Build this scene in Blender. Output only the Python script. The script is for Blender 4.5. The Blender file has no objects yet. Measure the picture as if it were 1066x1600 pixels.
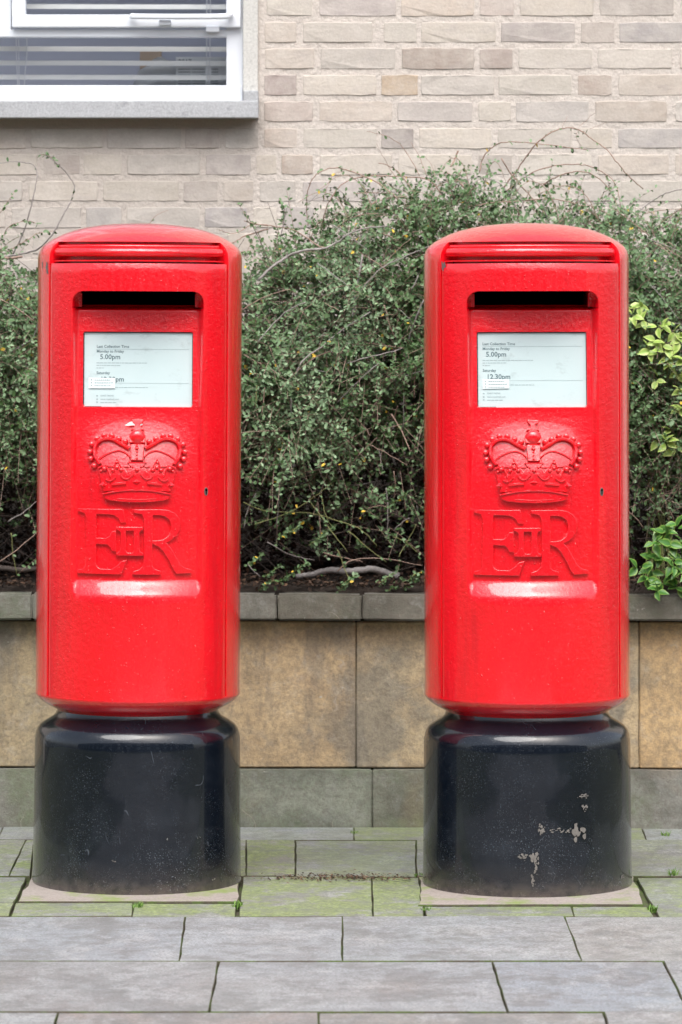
import bpy, bmesh, math, random
import numpy as np
from mathutils import Vector, Matrix, noise
R_ = math.radians
random.seed(7); rng = np.random.default_rng(11)
scene = bpy.context.scene
col = scene.collection

# ------------------------------------------------------------------ camera
F = 6317.0                       # focal length in photograph pixels
EYE = 1.4
cd = bpy.data.cameras.new('camera'); cam = bpy.data.objects.new('camera', cd); col.objects.link(cam)
cam.location = (0, 0, EYE); cam.rotation_euler = (R_(90), 0, 0)
cd.sensor_fit = 'VERTICAL'; cd.sensor_height = 36.0; cd.sensor_width = 24.0
cd.lens = F / 1600 * 36.0
cd.shift_x = (533 - 500) / 1600.0
cd.shift_y = -(800 - 480) / 1600.0
cd.clip_start = 0.1; cd.clip_end = 500
cd.dof.use_dof = True; cd.dof.focus_distance = 9.75; cd.dof.aperture_fstop = 7.1
scene.camera = cam

# ------------------------------------------------------------------ light
SUN_EL, SUN_AZ = 56.0, -22.0      # azimuth: degrees to the left of straight behind the camera
w = bpy.data.worlds.new('World'); scene.world = w; w.use_nodes = True
nt = w.node_tree; nt.nodes.clear()
out = nt.nodes.new('ShaderNodeOutputWorld'); bg = nt.nodes.new('ShaderNodeBackground')
sky = nt.nodes.new('ShaderNodeTexSky'); sky.sky_type = 'NISHITA'; sky.sun_disc = False
sky.sun_elevation = R_(SUN_EL); sky.sun_rotation = R_(180 + SUN_AZ); sky.dust_density = 4.0; sky.air_density = 1.0
hs = nt.nodes.new('ShaderNodeHueSaturation'); hs.inputs['Saturation'].default_value = 0.50
nt.links.new(sky.outputs[0], hs.inputs['Color']); nt.links.new(hs.outputs[0], bg.inputs[0])
bg.inputs[1].default_value = 0.145; nt.links.new(bg.outputs[0], out.inputs[0])
sd = bpy.data.lights.new('sun', 'SUN'); sun = bpy.data.objects.new('sun', sd); col.objects.link(sun)
sd.energy = 1.4; sd.angle = R_(38); sd.color = (1.0, 0.975, 0.94)
a = R_(SUN_AZ)
sun_from = Vector((math.sin(a) * math.cos(R_(SUN_EL)), -math.cos(a) * math.cos(R_(SUN_EL)), math.sin(R_(SUN_EL))))
sun.rotation_euler = sun_from.to_track_quat('Z', 'Y').to_euler(); sun.location = (-3, -3, 8)
scene.view_settings.view_transform = 'Standard'; scene.view_settings.look = 'None'
scene.view_settings.exposure = 1.02; scene.view_settings.gamma = 1.0
scene.view_settings.use_curve_mapping = False

# ------------------------------------------------------------------ helpers
def tag(o, label=None, cat=None, group=None, kind=None):
    if label: o['label'] = label
    if cat: o['category'] = cat
    if group: o['group'] = group
    if kind: o['kind'] = kind
    return o
def empty(name, loc=(0, 0, 0), rot=(0, 0, 0)):
    o = bpy.data.objects.new(name, None); col.objects.link(o); o.location = loc; o.rotation_euler = rot
    o.empty_display_size = 0.1; return o
def link(name, me, mat=None, parent=None, smooth=False, sharp=None):
    if mat is not None:
        me.materials.clear()
        for m_ in (mat if isinstance(mat, (list, tuple)) else [mat]): me.materials.append(m_)
    if smooth:
        me.polygons.foreach_set('use_smooth', [True] * len(me.polygons))
        if sharp: me.set_sharp_from_angle(angle=R_(sharp))
    o = bpy.data.objects.new(name, me); col.objects.link(o)
    if parent is not None: o.parent = parent
    return o
def mesh(v, f, name='mesh'):
    me = bpy.data.meshes.new(name); me.from_pydata([tuple(p) for p in v], [], f); me.update(); return me
def npmesh(v, quads, name='mesh', attr=None):
    me = bpy.data.meshes.new(name); v = np.asarray(v, dtype=np.float32); q = np.asarray(quads, dtype=np.int32)
    k = q.shape[1]
    me.vertices.add(len(v)); me.vertices.foreach_set('co', v.ravel())
    me.loops.add(q.size); me.loops.foreach_set('vertex_index', q.ravel())
    me.polygons.add(len(q)); me.polygons.foreach_set('loop_start', np.arange(0, q.size, k, dtype=np.int32))
    me.polygons.foreach_set('loop_total', np.full(len(q), k, dtype=np.int32))
    me.update(calc_edges=True)
    if attr is not None:
        at = me.attributes.new('tint', 'FLOAT', 'POINT'); at.data.foreach_set('value', np.asarray(attr, dtype=np.float32))
    me.validate(); return me
class MB:
    """collects verts and faces for one mesh"""
    def __init__(s): s.v = []; s.f = []
    def add(s, v, f):
        n = len(s.v); s.v += [tuple(p) for p in v]; s.f += [tuple(i + n for i in q) for q in f]
    def box(s, x0, x1, y0, y1, z0, z1, b=0.0):
        if b <= 0:
            v = [(x, y, z) for z in (z0, z1) for y in (y0, y1) for x in (x0, x1)]
            s.add(v, [(0, 2, 3, 1), (4, 5, 7, 6), (0, 1, 5, 4), (2, 6, 7, 3), (0, 4, 6, 2), (1, 3, 7, 5)]); return
        bm = bmesh.new(); bmesh.ops.create_cube(bm, size=1)
        for q in bm.verts: q.co = Vector(((x0 + x1) / 2 + q.co.x * (x1 - x0), (y0 + y1) / 2 + q.co.y * (y1 - y0), (z0 + z1) / 2 + q.co.z * (z1 - z0)))
        bmesh.ops.bevel(bm, geom=bm.edges[:], offset=b, segments=2, affect='EDGES', profile=0.6)
        bm.verts.index_update(); s.add([q.co for q in bm.verts], [[q.index for q in f.verts] for f in bm.faces]); bm.free()
    def tube(s, pts, r, n=6, cap=True):
        pts = [Vector(p) for p in pts]
        if not isinstance(r, (list, tuple)): r = [r] * len(pts)
        base = len(s.v); up = Vector((0.13, 0.31, 0.94)).normalized()
        for i, p in enumerate(pts):
            t = (pts[min(i + 1, len(pts) - 1)] - pts[max(i - 1, 0)])
            if t.length < 1e-9: t = Vector((0, 0, 1))
            t.normalize(); u = t.cross(up)
            if u.length < 0.05: u = t.cross(Vector((1, 0, 0)))
            u.normalize(); w_ = t.cross(u); up = -w_ if False else up
            for k in range(n):
                a_ = 2 * math.pi * k / n; s.v.append(tuple(p + (u * math.cos(a_) + w_ * math.sin(a_)) * r[i]))
        for i in range(len(pts) - 1):
            for k in range(n):
                k2 = (k + 1) % n
                s.f.append((base + i * n + k, base + i * n + k2, base + (i + 1) * n + k2, base + (i + 1) * n + k))
        if cap:
            s.f.append(tuple(base + k for k in range(n))[::-1]); s.f.append(tuple(base + (len(pts) - 1) * n + k for k in range(n)))
    def sphere(s, c, r, nu=10, nv=6, sc=(1, 1, 1)):
        bm = bmesh.new(); bmesh.ops.create_uvsphere(bm, u_segments=nu, v_segments=nv, radius=r)
        bm.verts.index_update()
        s.add([(c[0] + q.co.x * sc[0], c[1] + q.co.y * sc[1], c[2] + q.co.z * sc[2]) for q in bm.verts], [[q.index for q in f.verts] for f in bm.faces]); bm.free()
    def build(s, name, mat=None, parent=None, smooth=False, sharp=None):
        return link(name, mesh(s.v, s.f, name), mat, parent, smooth, sharp)
def catmull(pts, n=5):
    P = [Vector(p) for p in pts]; P = [P[0] * 2 - P[1]] + P + [P[-1] * 2 - P[-2]]; o = []
    for i in range(1, len(P) - 2):
        for k in range(n):
            t = k / n; a_, b, c, d = P[i - 1], P[i], P[i + 1], P[i + 2]
            o.append(0.5 * ((2 * b) + (c - a_) * t + (2 * a_ - 5 * b + 4 * c - d) * t * t + (3 * b - a_ - 3 * c + d) * t ** 3))
    o.append(P[-2]); return o

# ------------------------------------------------------------------ materials
def new_mat(name):
    m = bpy.data.materials.new(name); m.use_nodes = True; n = m.node_tree
    return m, n, n.nodes['Principled BSDF']
def nd(n, t, **kw):
    q = n.nodes.new(t)
    for k, v in kw.items():
        if k in q.inputs: q.inputs[k].default_value = v
        else: setattr(q, k, v)
    return q
def noise_(n, scale, detail=6, rough=0.6, coord='Object', vec=None, stretch=None):
    t = nd(n, 'ShaderNodeTexNoise'); t.inputs['Scale'].default_value = scale; t.inputs['Detail'].default_value = detail; t.inputs['Roughness'].default_value = rough
    if vec is None:
        tc = nd(n, 'ShaderNodeTexCoord'); vec = tc.outputs[coord]
    if stretch:
        mp = nd(n, 'ShaderNodeMapping'); mp.inputs['Scale'].default_value = stretch; n.links.new(vec, mp.inputs[0]); vec = mp.outputs[0]
    n.links.new(vec, t.inputs['Vector']); return t.outputs['Fac']
def ramp(n, src, stops):
    r = nd(n, 'ShaderNodeValToRGB'); e = r.color_ramp.elements
    while len(e) < len(stops): e.new(0.5)
    for k, (p, c) in enumerate(stops):
        e[k].position = p; e[k].color = (c, c, c, 1) if isinstance(c, (int, float)) else (*c, 1)
    n.links.new(src, r.inputs[0]); return r.outputs[0]
def mixc(n, fac, A, B, mode='MIX'):
    m = nd(n, 'ShaderNodeMix', data_type='RGBA', blend_type=mode)
    for val, idx in ((fac, 0), (A, 6), (B, 7)):
        if hasattr(val, 'is_output'): n.links.new(val, m.inputs[idx])
        else: m.inputs[idx].default_value = val if isinstance(val, (int, float)) else (*val, 1)
    return m.outputs[2]
def math_(n, op, A, B=0.0):
    m = nd(n, 'ShaderNodeMath', operation=op)
    for i, val in enumerate((A, B)):
        if hasattr(val, 'is_output'): n.links.new(val, m.inputs[i])
        else: m.inputs[i].default_value = val
    return m.outputs[0]
def bump(n, bsdf, src, strength=0.3, dist=0.002, prev=None):
    b = nd(n, 'ShaderNodeBump'); b.inputs['Strength'].default_value = strength; b.inputs['Distance'].default_value = dist
    n.links.new(src, b.inputs['Height'])
    if prev: n.links.new(prev, b.inputs['Normal'])
    n.links.new(b.outputs[0], bsdf.inputs['Normal']); return b.outputs[0]
def simple(name, c, rough=0.6, **kw):
    m, n, b = new_mat(name); b.inputs['Base Color'].default_value = (*c, 1); b.inputs['Roughness'].default_value = rough
    for k, v in kw.items(): b.inputs[k].default_value = v
    return m

def red_paint():
    m, n, b = new_mat('red_gloss_paint'); P = nd(n, 'ShaderNodeNewGeometry').outputs['Position']
    big = noise_(n, 5, 5, .6, vec=P); fine = noise_(n, 90, 6, .65, vec=P)
    c = mixc(n, ramp(n, big, [(.3, 0), (.75, 1)]), (.70, .0022, .010), (.82, .0035, .013))
    # tiny pale specks, fly dirt and drips
    sp = noise_(n, 210, 2, .5, vec=P); c = mixc(n, ramp(n, sp, [(.735, 0), (.765, .6)]), c, (.85, .32, .33))
    dk = noise_(n, 36, 5, .6, vec=P); c = mixc(n, ramp(n, dk, [(.70, 0), (.80, .35)]), c, (.25, .012, .014))
    fad = noise_(n, 9, 6, .7, stretch=(1, 1, .35), vec=P); c = mixc(n, ramp(n, fad, [(.58, 0), (.85, .14)]), c, (.80, .09, .11))
    run = noise_(n, 22, 5, .6, stretch=(1, 1, .12), vec=P); c = mixc(n, ramp(n, run, [(.56, 0), (.74, .38)]), c, (.40, .004, .012))
    n.links.new(c, b.inputs['Base Color'])
    n.links.new(ramp(n, noise_(n, 14, 5, .6, vec=P), [(.3, .10), (.7, .22)]), b.inputs['Roughness'])
    brush = noise_(n, 60, 4, .6, stretch=(1, 1, .25), vec=P)
    vo = nd(n, 'ShaderNodeTexVoronoi'); vo.inputs['Scale'].default_value = 95
    tc = nd(n, 'ShaderNodeTexCoord'); n.links.new(P, vo.inputs['Vector'])
    drop = ramp(n, vo.outputs['Distance'], [(.05, 1), (.20, 0)])
    keep = ramp(n, noise_(n, 26, 2, .5, vec=P), [(.52, 0), (.60, 1)])
    drops = math_(n, 'MULTIPLY', drop, keep)
    h = math_(n, 'ADD', math_(n, 'MULTIPLY', fine, 1.1), math_(n, 'ADD', math_(n, 'MULTIPLY', brush, .7), math_(n, 'MULTIPLY', drops, .6)))
    bump(n, b, h, .8, .0026)
    b.inputs['Coat Weight'].default_value = .9; b.inputs['Coat Roughness'].default_value = .08; b.inputs['Coat IOR'].default_value = 1.55
    b.inputs['Specular IOR Level'].default_value = .5
    return m
def black_paint():
    m, n, b = new_mat('black_gloss_paint'); P = nd(n, 'ShaderNodeNewGeometry').outputs['Position']
    c = mixc(n, noise_(n, 6, 5, vec=P), (.002, .004, .008), (.004, .007, .013))
    tc = nd(n, 'ShaderNodeTexCoord'); sx = nd(n, 'ShaderNodeSeparateXYZ'); n.links.new(tc.outputs['Object'], sx.inputs[0])
    low = ramp(n, sx.outputs['Z'], [(.0, 1.0), (.30, .45), (.4, .25)])
    for sc, th, cc in ((260, .66, (.16, .19, .22)), (90, .72, (.12, .14, .17)), (420, .66, (.30, .31, .33))):
        s1 = noise_(n, sc, 3, .55, vec=P); msk = math_(n, 'MULTIPLY', ramp(n, s1, [(th - .02, 0), (th + .05, .8)]), math_(n, 'MULTIPLY', low, ramp(n, noise_(n, 7.5, 5, .65, vec=P), [(.44, .05), (.60, 1)]))); c = mixc(n, msk, c, cc)
    patch = noise_(n, 12, 5, .7, vec=P); c = mixc(n, math_(n, 'MULTIPLY', ramp(n, patch, [(.5, 0), (.75, .14)]), low), c, (.10, .12, .15))
    # curved scratches
    wv = noise_(n, 9, 2, .4, stretch=(1, 1, .6), vec=P); line = ramp(n, math_(n, 'ABSOLUTE', math_(n, 'SUBTRACT', wv, .5)), [(0, 1), (.004, 0)])
    gate = ramp(n, noise_(n, 22, 2, vec=P), [(.60, 0), (.68, .22)]); c = mixc(n, math_(n, 'MULTIPLY', line, gate), c, (.3, .34, .4))
    dust = ramp(n, sx.outputs['Z'], [(0.0, .55), (.035, .12), (.08, 0)])
    c = mixc(n, math_(n, 'MULTIPLY', dust, ramp(n, noise_(n, 45, 5, vec=P), [(.3, .4), (.6, 1)])), c, (.16, .13, .11))
    n.links.new(c, b.inputs['Base Color'])
    n.links.new(ramp(n, noise_(n, 18, 6, .65, vec=P), [(.3, .15), (.7, .30)]), b.inputs['Roughness'])
    h = math_(n, 'ADD', noise_(n, 110, 5, .6, vec=P), math_(n, 'MULTIPLY', noise_(n, 30, 4, .6, vec=P), 1.2))
    bump(n, b, h, .5, .0014); b.inputs['Specular IOR Level'].default_value = .25; b.inputs['Coat Weight'].default_value = .7; b.inputs['Coat Roughness'].default_value = .06
    return m
def brick_mat():
    m, n, b = new_mat('weathered_brick')
    oi = nd(n, 'ShaderNodeObjectInfo'); tc = nd(n, 'ShaderNodeTexCoord')
    geo = nd(n, 'ShaderNodeNewGeometry'); P = geo.outputs['Position']
    base = mixc(n, 1.0, oi.outputs['Color'], (1.03, .995, .95), 'MULTIPLY')
    big = noise_(n, 14, 6, .7, vec=P); fine = noise_(n, 120, 6, .7, vec=P)
    c = mixc(n, ramp(n, big, [(.34, .12), (.66, .62)]), base, (.60, .555, .505))
    c = mixc(n, ramp(n, noise_(n, 22, 5, .65, vec=P, stretch=(.5, 1, 1.6)), [(.55, 0), (.78, .5)]), c, (.34, .30, .30))
    c = mixc(n, ramp(n, fine, [(.3, .35), (.7, 0)]), c, (.30, .26, .23))
    n.links.new(c, b.inputs['Base Color']); b.inputs['Roughness'].default_value = .9
    h = math_(n, 'ADD', fine, math_(n, 'MULTIPLY', noise_(n, 30, 4, .6, vec=P, stretch=(.5, 1, 1.5)), 1.0)); bump(n, b, h, .6, .0025); return m
def mortar_mat():
    m, n, b = new_mat('lime_mortar'); geo = nd(n, 'ShaderNodeNewGeometry'); P = geo.outputs['Position']
    c = mixc(n, noise_(n, 6, 5, .7, vec=P), (.53, .475, .43), (.63, .575, .525)); c = mixc(n, ramp(n, noise_(n, 150, 5, .7, vec=P), [(.3, .4), (.6, 0)]), c, (.33, .29, .25))
    sx = nd(n, 'ShaderNodeSeparateXYZ'); n.links.new(P, sx.inputs[0])
    edge = math_(n, 'ADD', sx.outputs['X'], math_(n, 'MULTIPLY', noise_(n, 7, 4, .6, vec=P), .12))
    c = mixc(n, ramp(n, math_(n, 'ADD', edge, .5), [(.33, .55), (.40, 0)]), c, (.42, .375, .335))
    n.links.new(c, b.inputs['Base Color']); b.inputs['Roughness'].default_value = .95
    bump(n, b, math_(n, 'ADD', noise_(n, 60, 6, .7, vec=P), noise_(n, 15, 4, .6, vec=P)), .9, .005); return m
def sandstone_mat(name, tan=True):
    m, n, b = new_mat(name); tc = nd(n, 'ShaderNodeTexCoord'); geo = nd(n, 'ShaderNodeNewGeometry'); P = geo.outputs['Position']
    oi = nd(n, 'ShaderNodeObjectInfo')
    big = noise_(n, 2.3, 6, .62, vec=P); mid = noise_(n, 6.5, 6, .7, vec=P); fine = noise_(n, 140, 6, .75, vec=P)
    if tan:
        c = mixc(n, ramp(n, mid, [(.3, 0), (.7, 1)]), (.37, .285, .175), (.55, .445, .285))
        c = mixc(n, ramp(n, big, [(.47, 0), (.55, .7)]), c, (.20, .195, .165))
        c = mixc(n, ramp(n, noise_(n, 11, 7, .75, vec=P), [(.54, 0), (.64, .5)]), c, (.20, .165, .115))
        drip = noise_(n, 7, 5, .6, vec=P, stretch=(1.6, 1, .35)); c = mixc(n, ramp(n, drip, [(.57, 0), (.66, .5)]), c, (.17, .16, .14))
        c = mixc(n, ramp(n, noise_(n, 3.4, 5, .6, vec=P), [(.56, 0), (.70, .4)]), c, (.38, .24, .15))
    else:
        c = mixc(n, ramp(n, mid, [(.36, 0), (.62, 1)]), (.125, .13, .115), (.28, .28, .26))
        c = mixc(n, ramp(n, noise_(n, 4.2, 6, .7, vec=P, stretch=(.6, 1, 1.3)), [(.5, 0), (.6, .6)]), c, (.13, .13, .115))
        c = mixc(n, ramp(n, big, [(.47, 0), (.58, .8)]), c, (.15, .185, .115))
        c = mixc(n, ramp(n, noise_(n, 3.0, 4, .6, vec=P), [(.56, 0), (.64, .35)]), c, (.26, .20, .14))
        c = mixc(n, ramp(n, noise_(n, 10, 6, .75, vec=P), [(.6, 0), (.75, .5)]), c, (.27, .27, .25))
    c = mixc(n, .8, c, oi.outputs['Color'], 'MULTIPLY')
    c = mixc(n, ramp(n, noise_(n, 55, 7, .8, vec=P), [(.38, .45), (.56, 0)]), c, (.13, .11, .09))
    c = mixc(n, ramp(n, noise_(n, 18, 7, .8, vec=P), [(.52, 0), (.68, .45)]), c, (.46, .41, .33) if tan else (.30, .30, .28))
    c = mixc(n, ramp(n, fine, [(.28, .45), (.55, 0)]), c, (.10, .085, .07))
    c = mixc(n, ramp(n, noise_(n, 70, 3, .5, vec=P), [(.73, 0), (.77, .7)]), c, (.42, .40, .36))
    # pale scratches
    wv = noise_(n, 5, 3, .5, vec=P); line = ramp(n, math_(n, 'ABSOLUTE', math_(n, 'SUBTRACT', wv, .5)), [(0, .8), (.0045, 0)])
    c = mixc(n, math_(n, 'MULTIPLY', line, ramp(n, noise_(n, 12, 3, .5, vec=P), [(.56, 0), (.62, .7)])), c, (.42, .37, .31))
    n.links.new(c, b.inputs['Base Color']); b.inputs['Roughness'].default_value = .88
    h = math_(n, 'ADD', fine, math_(n, 'MULTIPLY', noise_(n, 28, 6, .7, vec=P), 1.5)); bump(n, b, h, .75, .003); return m
def paving_mat():
    m, n, b = new_mat('york_paving'); geo = nd(n, 'ShaderNodeNewGeometry'); P = geo.outputs['Position']
    oi = nd(n, 'ShaderNodeObjectInfo')
    big = noise_(n, 2.2, 6, .65, vec=P, stretch=(1, .55, 1)); mid = noise_(n, 9, 6, .7, vec=P); fine = noise_(n, 160, 5, .75, vec=P)
    c = mixc(n, ramp(n, mid, [(.3, 0), (.7, .5)]), oi.outputs['Color'], (.25, .27, .285))
    c = mixc(n, ramp(n, big, [(.55, 0), (.66, .5)]), c, (.19, .175, .16))
    wet = ramp(n, noise_(n, 3.7, 5, .55, vec=P, stretch=(1, .45, 1)), [(.59, 0), (.612, .45)])
    c = mixc(n, wet, c, (.14, .14, .14))
    scf = ramp(n, noise_(n, 26, 5, .7, vec=P), [(.66, 0), (.70, .7)]); c = mixc(n, scf, c, (.11, .105, .10))
    c = mixc(n, ramp(n, noise_(n, 1.3, 3, .5, vec=P), [(.45, 0), (.62, .45)]), c, (.30, .27, .24))
    c = mixc(n, ramp(n, noise_(n, 5.5, 8, .78, vec=P), [(.43, .7), (.50, 0)]), c, (.17, .17, .165))
    c = mixc(n, ramp(n, noise_(n, 7.0, 8, .8, vec=P, stretch=(1, .5, 1)), [(.51, 0), (.58, .55)]), c, (.40, .41, .41))
    moss = math_(n, 'MULTIPLY', oi.outputs['Alpha'], ramp(n, math_(n, 'ADD', math_(n, 'MULTIPLY', noise_(n, 4.5, 7, .72, vec=P), .6), math_(n, 'MULTIPLY', noise_(n, 18, 8, .82, vec=P), .4)), [(.445, .06), (.505, 1)]))
    mossc = mixc(n, ramp(n, noise_(n, 70, 5, .75, vec=P), [(.35, 0), (.65, 1)]), (.10, .15, .035), (.34, .42, .12))
    c = mixc(n, math_(n, 'MULTIPLY', moss, .95), c, mossc)
    c = mixc(n, ramp(n, fine, [(.34, .9), (.56, 0)]), c, (.12, .12, .115))
    c = mixc(n, ramp(n, noise_(n, 14, 7, .8, vec=P), [(.36, .75), (.52, 0)]), c, (.165, .17, .165))
    c = mixc(n, ramp(n, noise_(n, 28, 6, .8, vec=P), [(.5, 0), (.7, .4)]), c, (.36, .375, .385))
    c = mixc(n, ramp(n, noise_(n, 75, 2, .5, vec=P), [(.74, 0), (.77, .6)]), c, (.45, .44, .42))
    n.links.new(c, b.inputs['Base Color'])
    n.links.new(ramp(n, big, [(.4, .75), (.65, .48)]), b.inputs['Roughness'])
    h = math_(n, 'ADD', fine, math_(n, 'MULTIPLY', noise_(n, 22, 6, .7, vec=P), 2.0)); bump(n, b, h, .7, .0035); return m
def concrete_mat(name, A, B, moss=0.0):
    m, n, b = new_mat(name); geo = nd(n, 'ShaderNodeNewGeometry'); P = geo.outputs['Position']
    c = mixc(n, noise_(n, 12, 6, .7, vec=P), A, B); c = mixc(n, ramp(n, noise_(n, 160, 5, .7, vec=P), [(.3, .5), (.6, 0)]), c, tuple(k * .45 for k in A))
    c = mixc(n, ramp(n, noise_(n, 25, 6, .7, vec=P), [(.56, 0), (.72, .6)]), c, tuple(k * .5 for k in A))
    if moss: c = mixc(n, ramp(n, noise_(n, 7, 6, .7, vec=P), [(.5, 0), (.62, moss)]), c, (.20, .25, .08))
    n.links.new(c, b.inputs['Base Color']); b.inputs['Roughness'].default_value = .9
    bump(n, b, noise_(n, 70, 7, .75, vec=P), .7, .003); return m
def soil_mat():
    m, n, b = new_mat('dark_soil'); geo = nd(n, 'ShaderNodeNewGeometry'); P = geo.outputs['Position']
    c = mixc(n, noise_(n, 60, 6, .75, vec=P), (.014, .010, .008), (.06, .043, .032))
    n.links.new(c, b.inputs['Base Color']); b.inputs['Roughness'].default_value = 1; bump(n, b, noise_(n, 90, 6, .7, vec=P), 1, .01); return m
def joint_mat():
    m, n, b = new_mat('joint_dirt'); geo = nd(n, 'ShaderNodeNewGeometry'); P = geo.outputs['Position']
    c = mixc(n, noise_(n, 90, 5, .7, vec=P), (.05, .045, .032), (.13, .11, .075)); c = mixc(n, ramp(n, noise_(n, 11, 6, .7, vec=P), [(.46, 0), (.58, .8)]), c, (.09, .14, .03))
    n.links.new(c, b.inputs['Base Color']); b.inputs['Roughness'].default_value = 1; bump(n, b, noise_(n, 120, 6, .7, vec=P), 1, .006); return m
def leaf_mat(name, stops, rough=.5, transl=.0):
    m, n, b = new_mat(name); at = nd(n, 'ShaderNodeAttribute'); at.attribute_name = 'tint'
    c = ramp(n, at.outputs['Fac'], stops); n.links.new(c, b.inputs['Base Color'])
    b.inputs['Roughness'].default_value = rough; b.inputs['Specular IOR Level'].default_value = .35
    return m
def bark_mat(name, A, B):
    m, n, b = new_mat(name); geo = nd(n, 'ShaderNodeNewGeometry'); P = geo.outputs['Position']
    c = mixc(n, noise_(n, 70, 5, .7, vec=P), A, B); n.links.new(c, b.inputs['Base Color']); b.inputs['Roughness'].default_value = .75
    bump(n, b, noise_(n, 160, 4, .7, vec=P), .6, .002); return m
def notice_mat():
    m, n, b = new_mat('notice_paper'); P = nd(n, 'ShaderNodeNewGeometry').outputs['Position']
    c = mixc(n, noise_(n, 5, 5, .6, vec=P), (.56, .64, .65), (.66, .72, .73)); c = mixc(n, ramp(n, noise_(n, 16, 7, .75, vec=P, stretch=(1, 1, 1.8)), [(.56, 0), (.72, .6)]), c, (.36, .40, .40))
    n.links.new(c, b.inputs['Base Color']); b.inputs['Roughness'].default_value = .5; return m
M = dict(
    red=red_paint(), black=black_paint(), brick=brick_mat(), mortar=mortar_mat(),
    sand=sandstone_mat('tan_sandstone', True), grit=sandstone_mat('grey_green_gritstone', False),
    paving=paving_mat(), collar=concrete_mat('pale_mortar_collar', (.27, .235, .21), (.38, .335, .30), 1.0),
    sill=concrete_mat('cast_stone_sill', (.33, .34, .355), (.55, .56, .58)), reveal=concrete_mat('painted_stone_reveal', (.55, .54, .51), (.62, .61, .58)),
    soil=soil_mat(), joint=joint_mat(),
    upvc=simple('white_plastic_frame', (.70, .73, .78), .35), gasket=simple('dark_gasket', (.03, .03, .035), .6),
    dark=simple('slot_darkness', (.003, .002, .002), 1.0, **{'Specular IOR Level': 0.0}), steel=simple('worn_steel', (.22, .21, .20), .45, Metallic=.7),  # near-black colour stands for shade in slot, keyhole and door gaps
    paper=notice_mat(), ink=simple('grey_ink', (.12, .17, .19), .6), faint=simple('faint_ink', (.34, .40, .42), .6),
    sticker=simple('white_sticker', (.82, .84, .84), .4), chip=concrete_mat('bare_chip', (.12, .11, .10), (.26, .24, .22)),
    scrap=concrete_mat('torn_label', (.62, .50, .50), (.80, .74, .74)),
    blind=simple('cream_blind_slat', (.86, .85, .80), .5), cord=simple('white_cord', (.8, .8, .8), .6),
    room=simple('room_wall', (.54, .56, .64), .9), wood=simple('pale_timber', (.55, .42, .30), .7), bag=simple('white_bag', (.75, .77, .78), .5),
    page=simple('white_page', (.9, .92, .92), .6), letter=simple('page_ink', (.22, .25, .27), .6),
    leaf=leaf_mat('cotoneaster_leaf', [(0, (.022, .05, .012)), (.25, (.065, .13, .038)), (.62, (.135, .218, .108)), (.93, (.26, .37, .22)), (.955, (.24, .34, .14)), (.96, (.62, .40, .03)), (1, (.70, .48, .06))]),
    deadleaf=leaf_mat('dead_leaf', [(0, (.02, .012, .008)), (.6, (.07, .04, .025)), (1, (.20, .12, .07))], .8),
    vleaf=leaf_mat('variegated_leaf', [(0, (.10, .22, .03)), (.5, (.30, .44, .09)), (1, (.52, .60, .22))], .35),
    gleaf=leaf_mat('broad_green_leaf', [(0, (.03, .10, .02)), (.6, (.07, .19, .035)), (1, (.28, .42, .08))], .3),
    bark=bark_mat('brown_bark', (.17, .105, .08), (.42, .30, .24)), greybark=bark_mat('grey_bark', (.16, .14, .135), (.34, .31, .29)),
    darkbark=bark_mat('dark_bark', (.03, .022, .018), (.085, .065, .055)), greenbark=bark_mat('green_stem', (.12, .14, .045), (.25, .25, .10)),
    log=bark_mat('mottled_log', (.035, .028, .026), (.34, .32, .31)),
    grass=leaf_mat('grass_blade', [(0, (.06, .14, .02)), (1, (.20, .34, .06))], .5),
)
def glass_mat(name, refl=.10, tint=(1, 1, 1)):
    m = bpy.data.materials.new(name); m.use_nodes = True; n = m.node_tree; n.nodes.clear()
    o = nd(n, 'ShaderNodeOutputMaterial'); mx = nd(n, 'ShaderNodeMixShader'); tr = nd(n, 'ShaderNodeBsdfTransparent'); gl = nd(n, 'ShaderNodeBsdfGlossy')
    tr.inputs[0].default_value = (*tint, 1); gl.inputs['Roughness'].default_value = .06
    lw = nd(n, 'ShaderNodeLayerWeight'); lw.inputs[0].default_value = .5
    f = math_(n, 'ADD', math_(n, 'MULTIPLY', math_(n, 'POWER', lw.outputs['Facing'], 4.0), .8), .04 + refl); n.links.new(f, mx.inputs[0]); n.links.new(tr.outputs[0], mx.inputs[1]); n.links.new(gl.outputs[0], mx.inputs[2]); n.links.new(mx.outputs[0], o.inputs[0]); return m
M['glass'] = glass_mat('window_glass', .26, (.95, .97, 1)); M['cover'] = glass_mat('notice_cover', .0, (.94, .98, .98))

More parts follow.
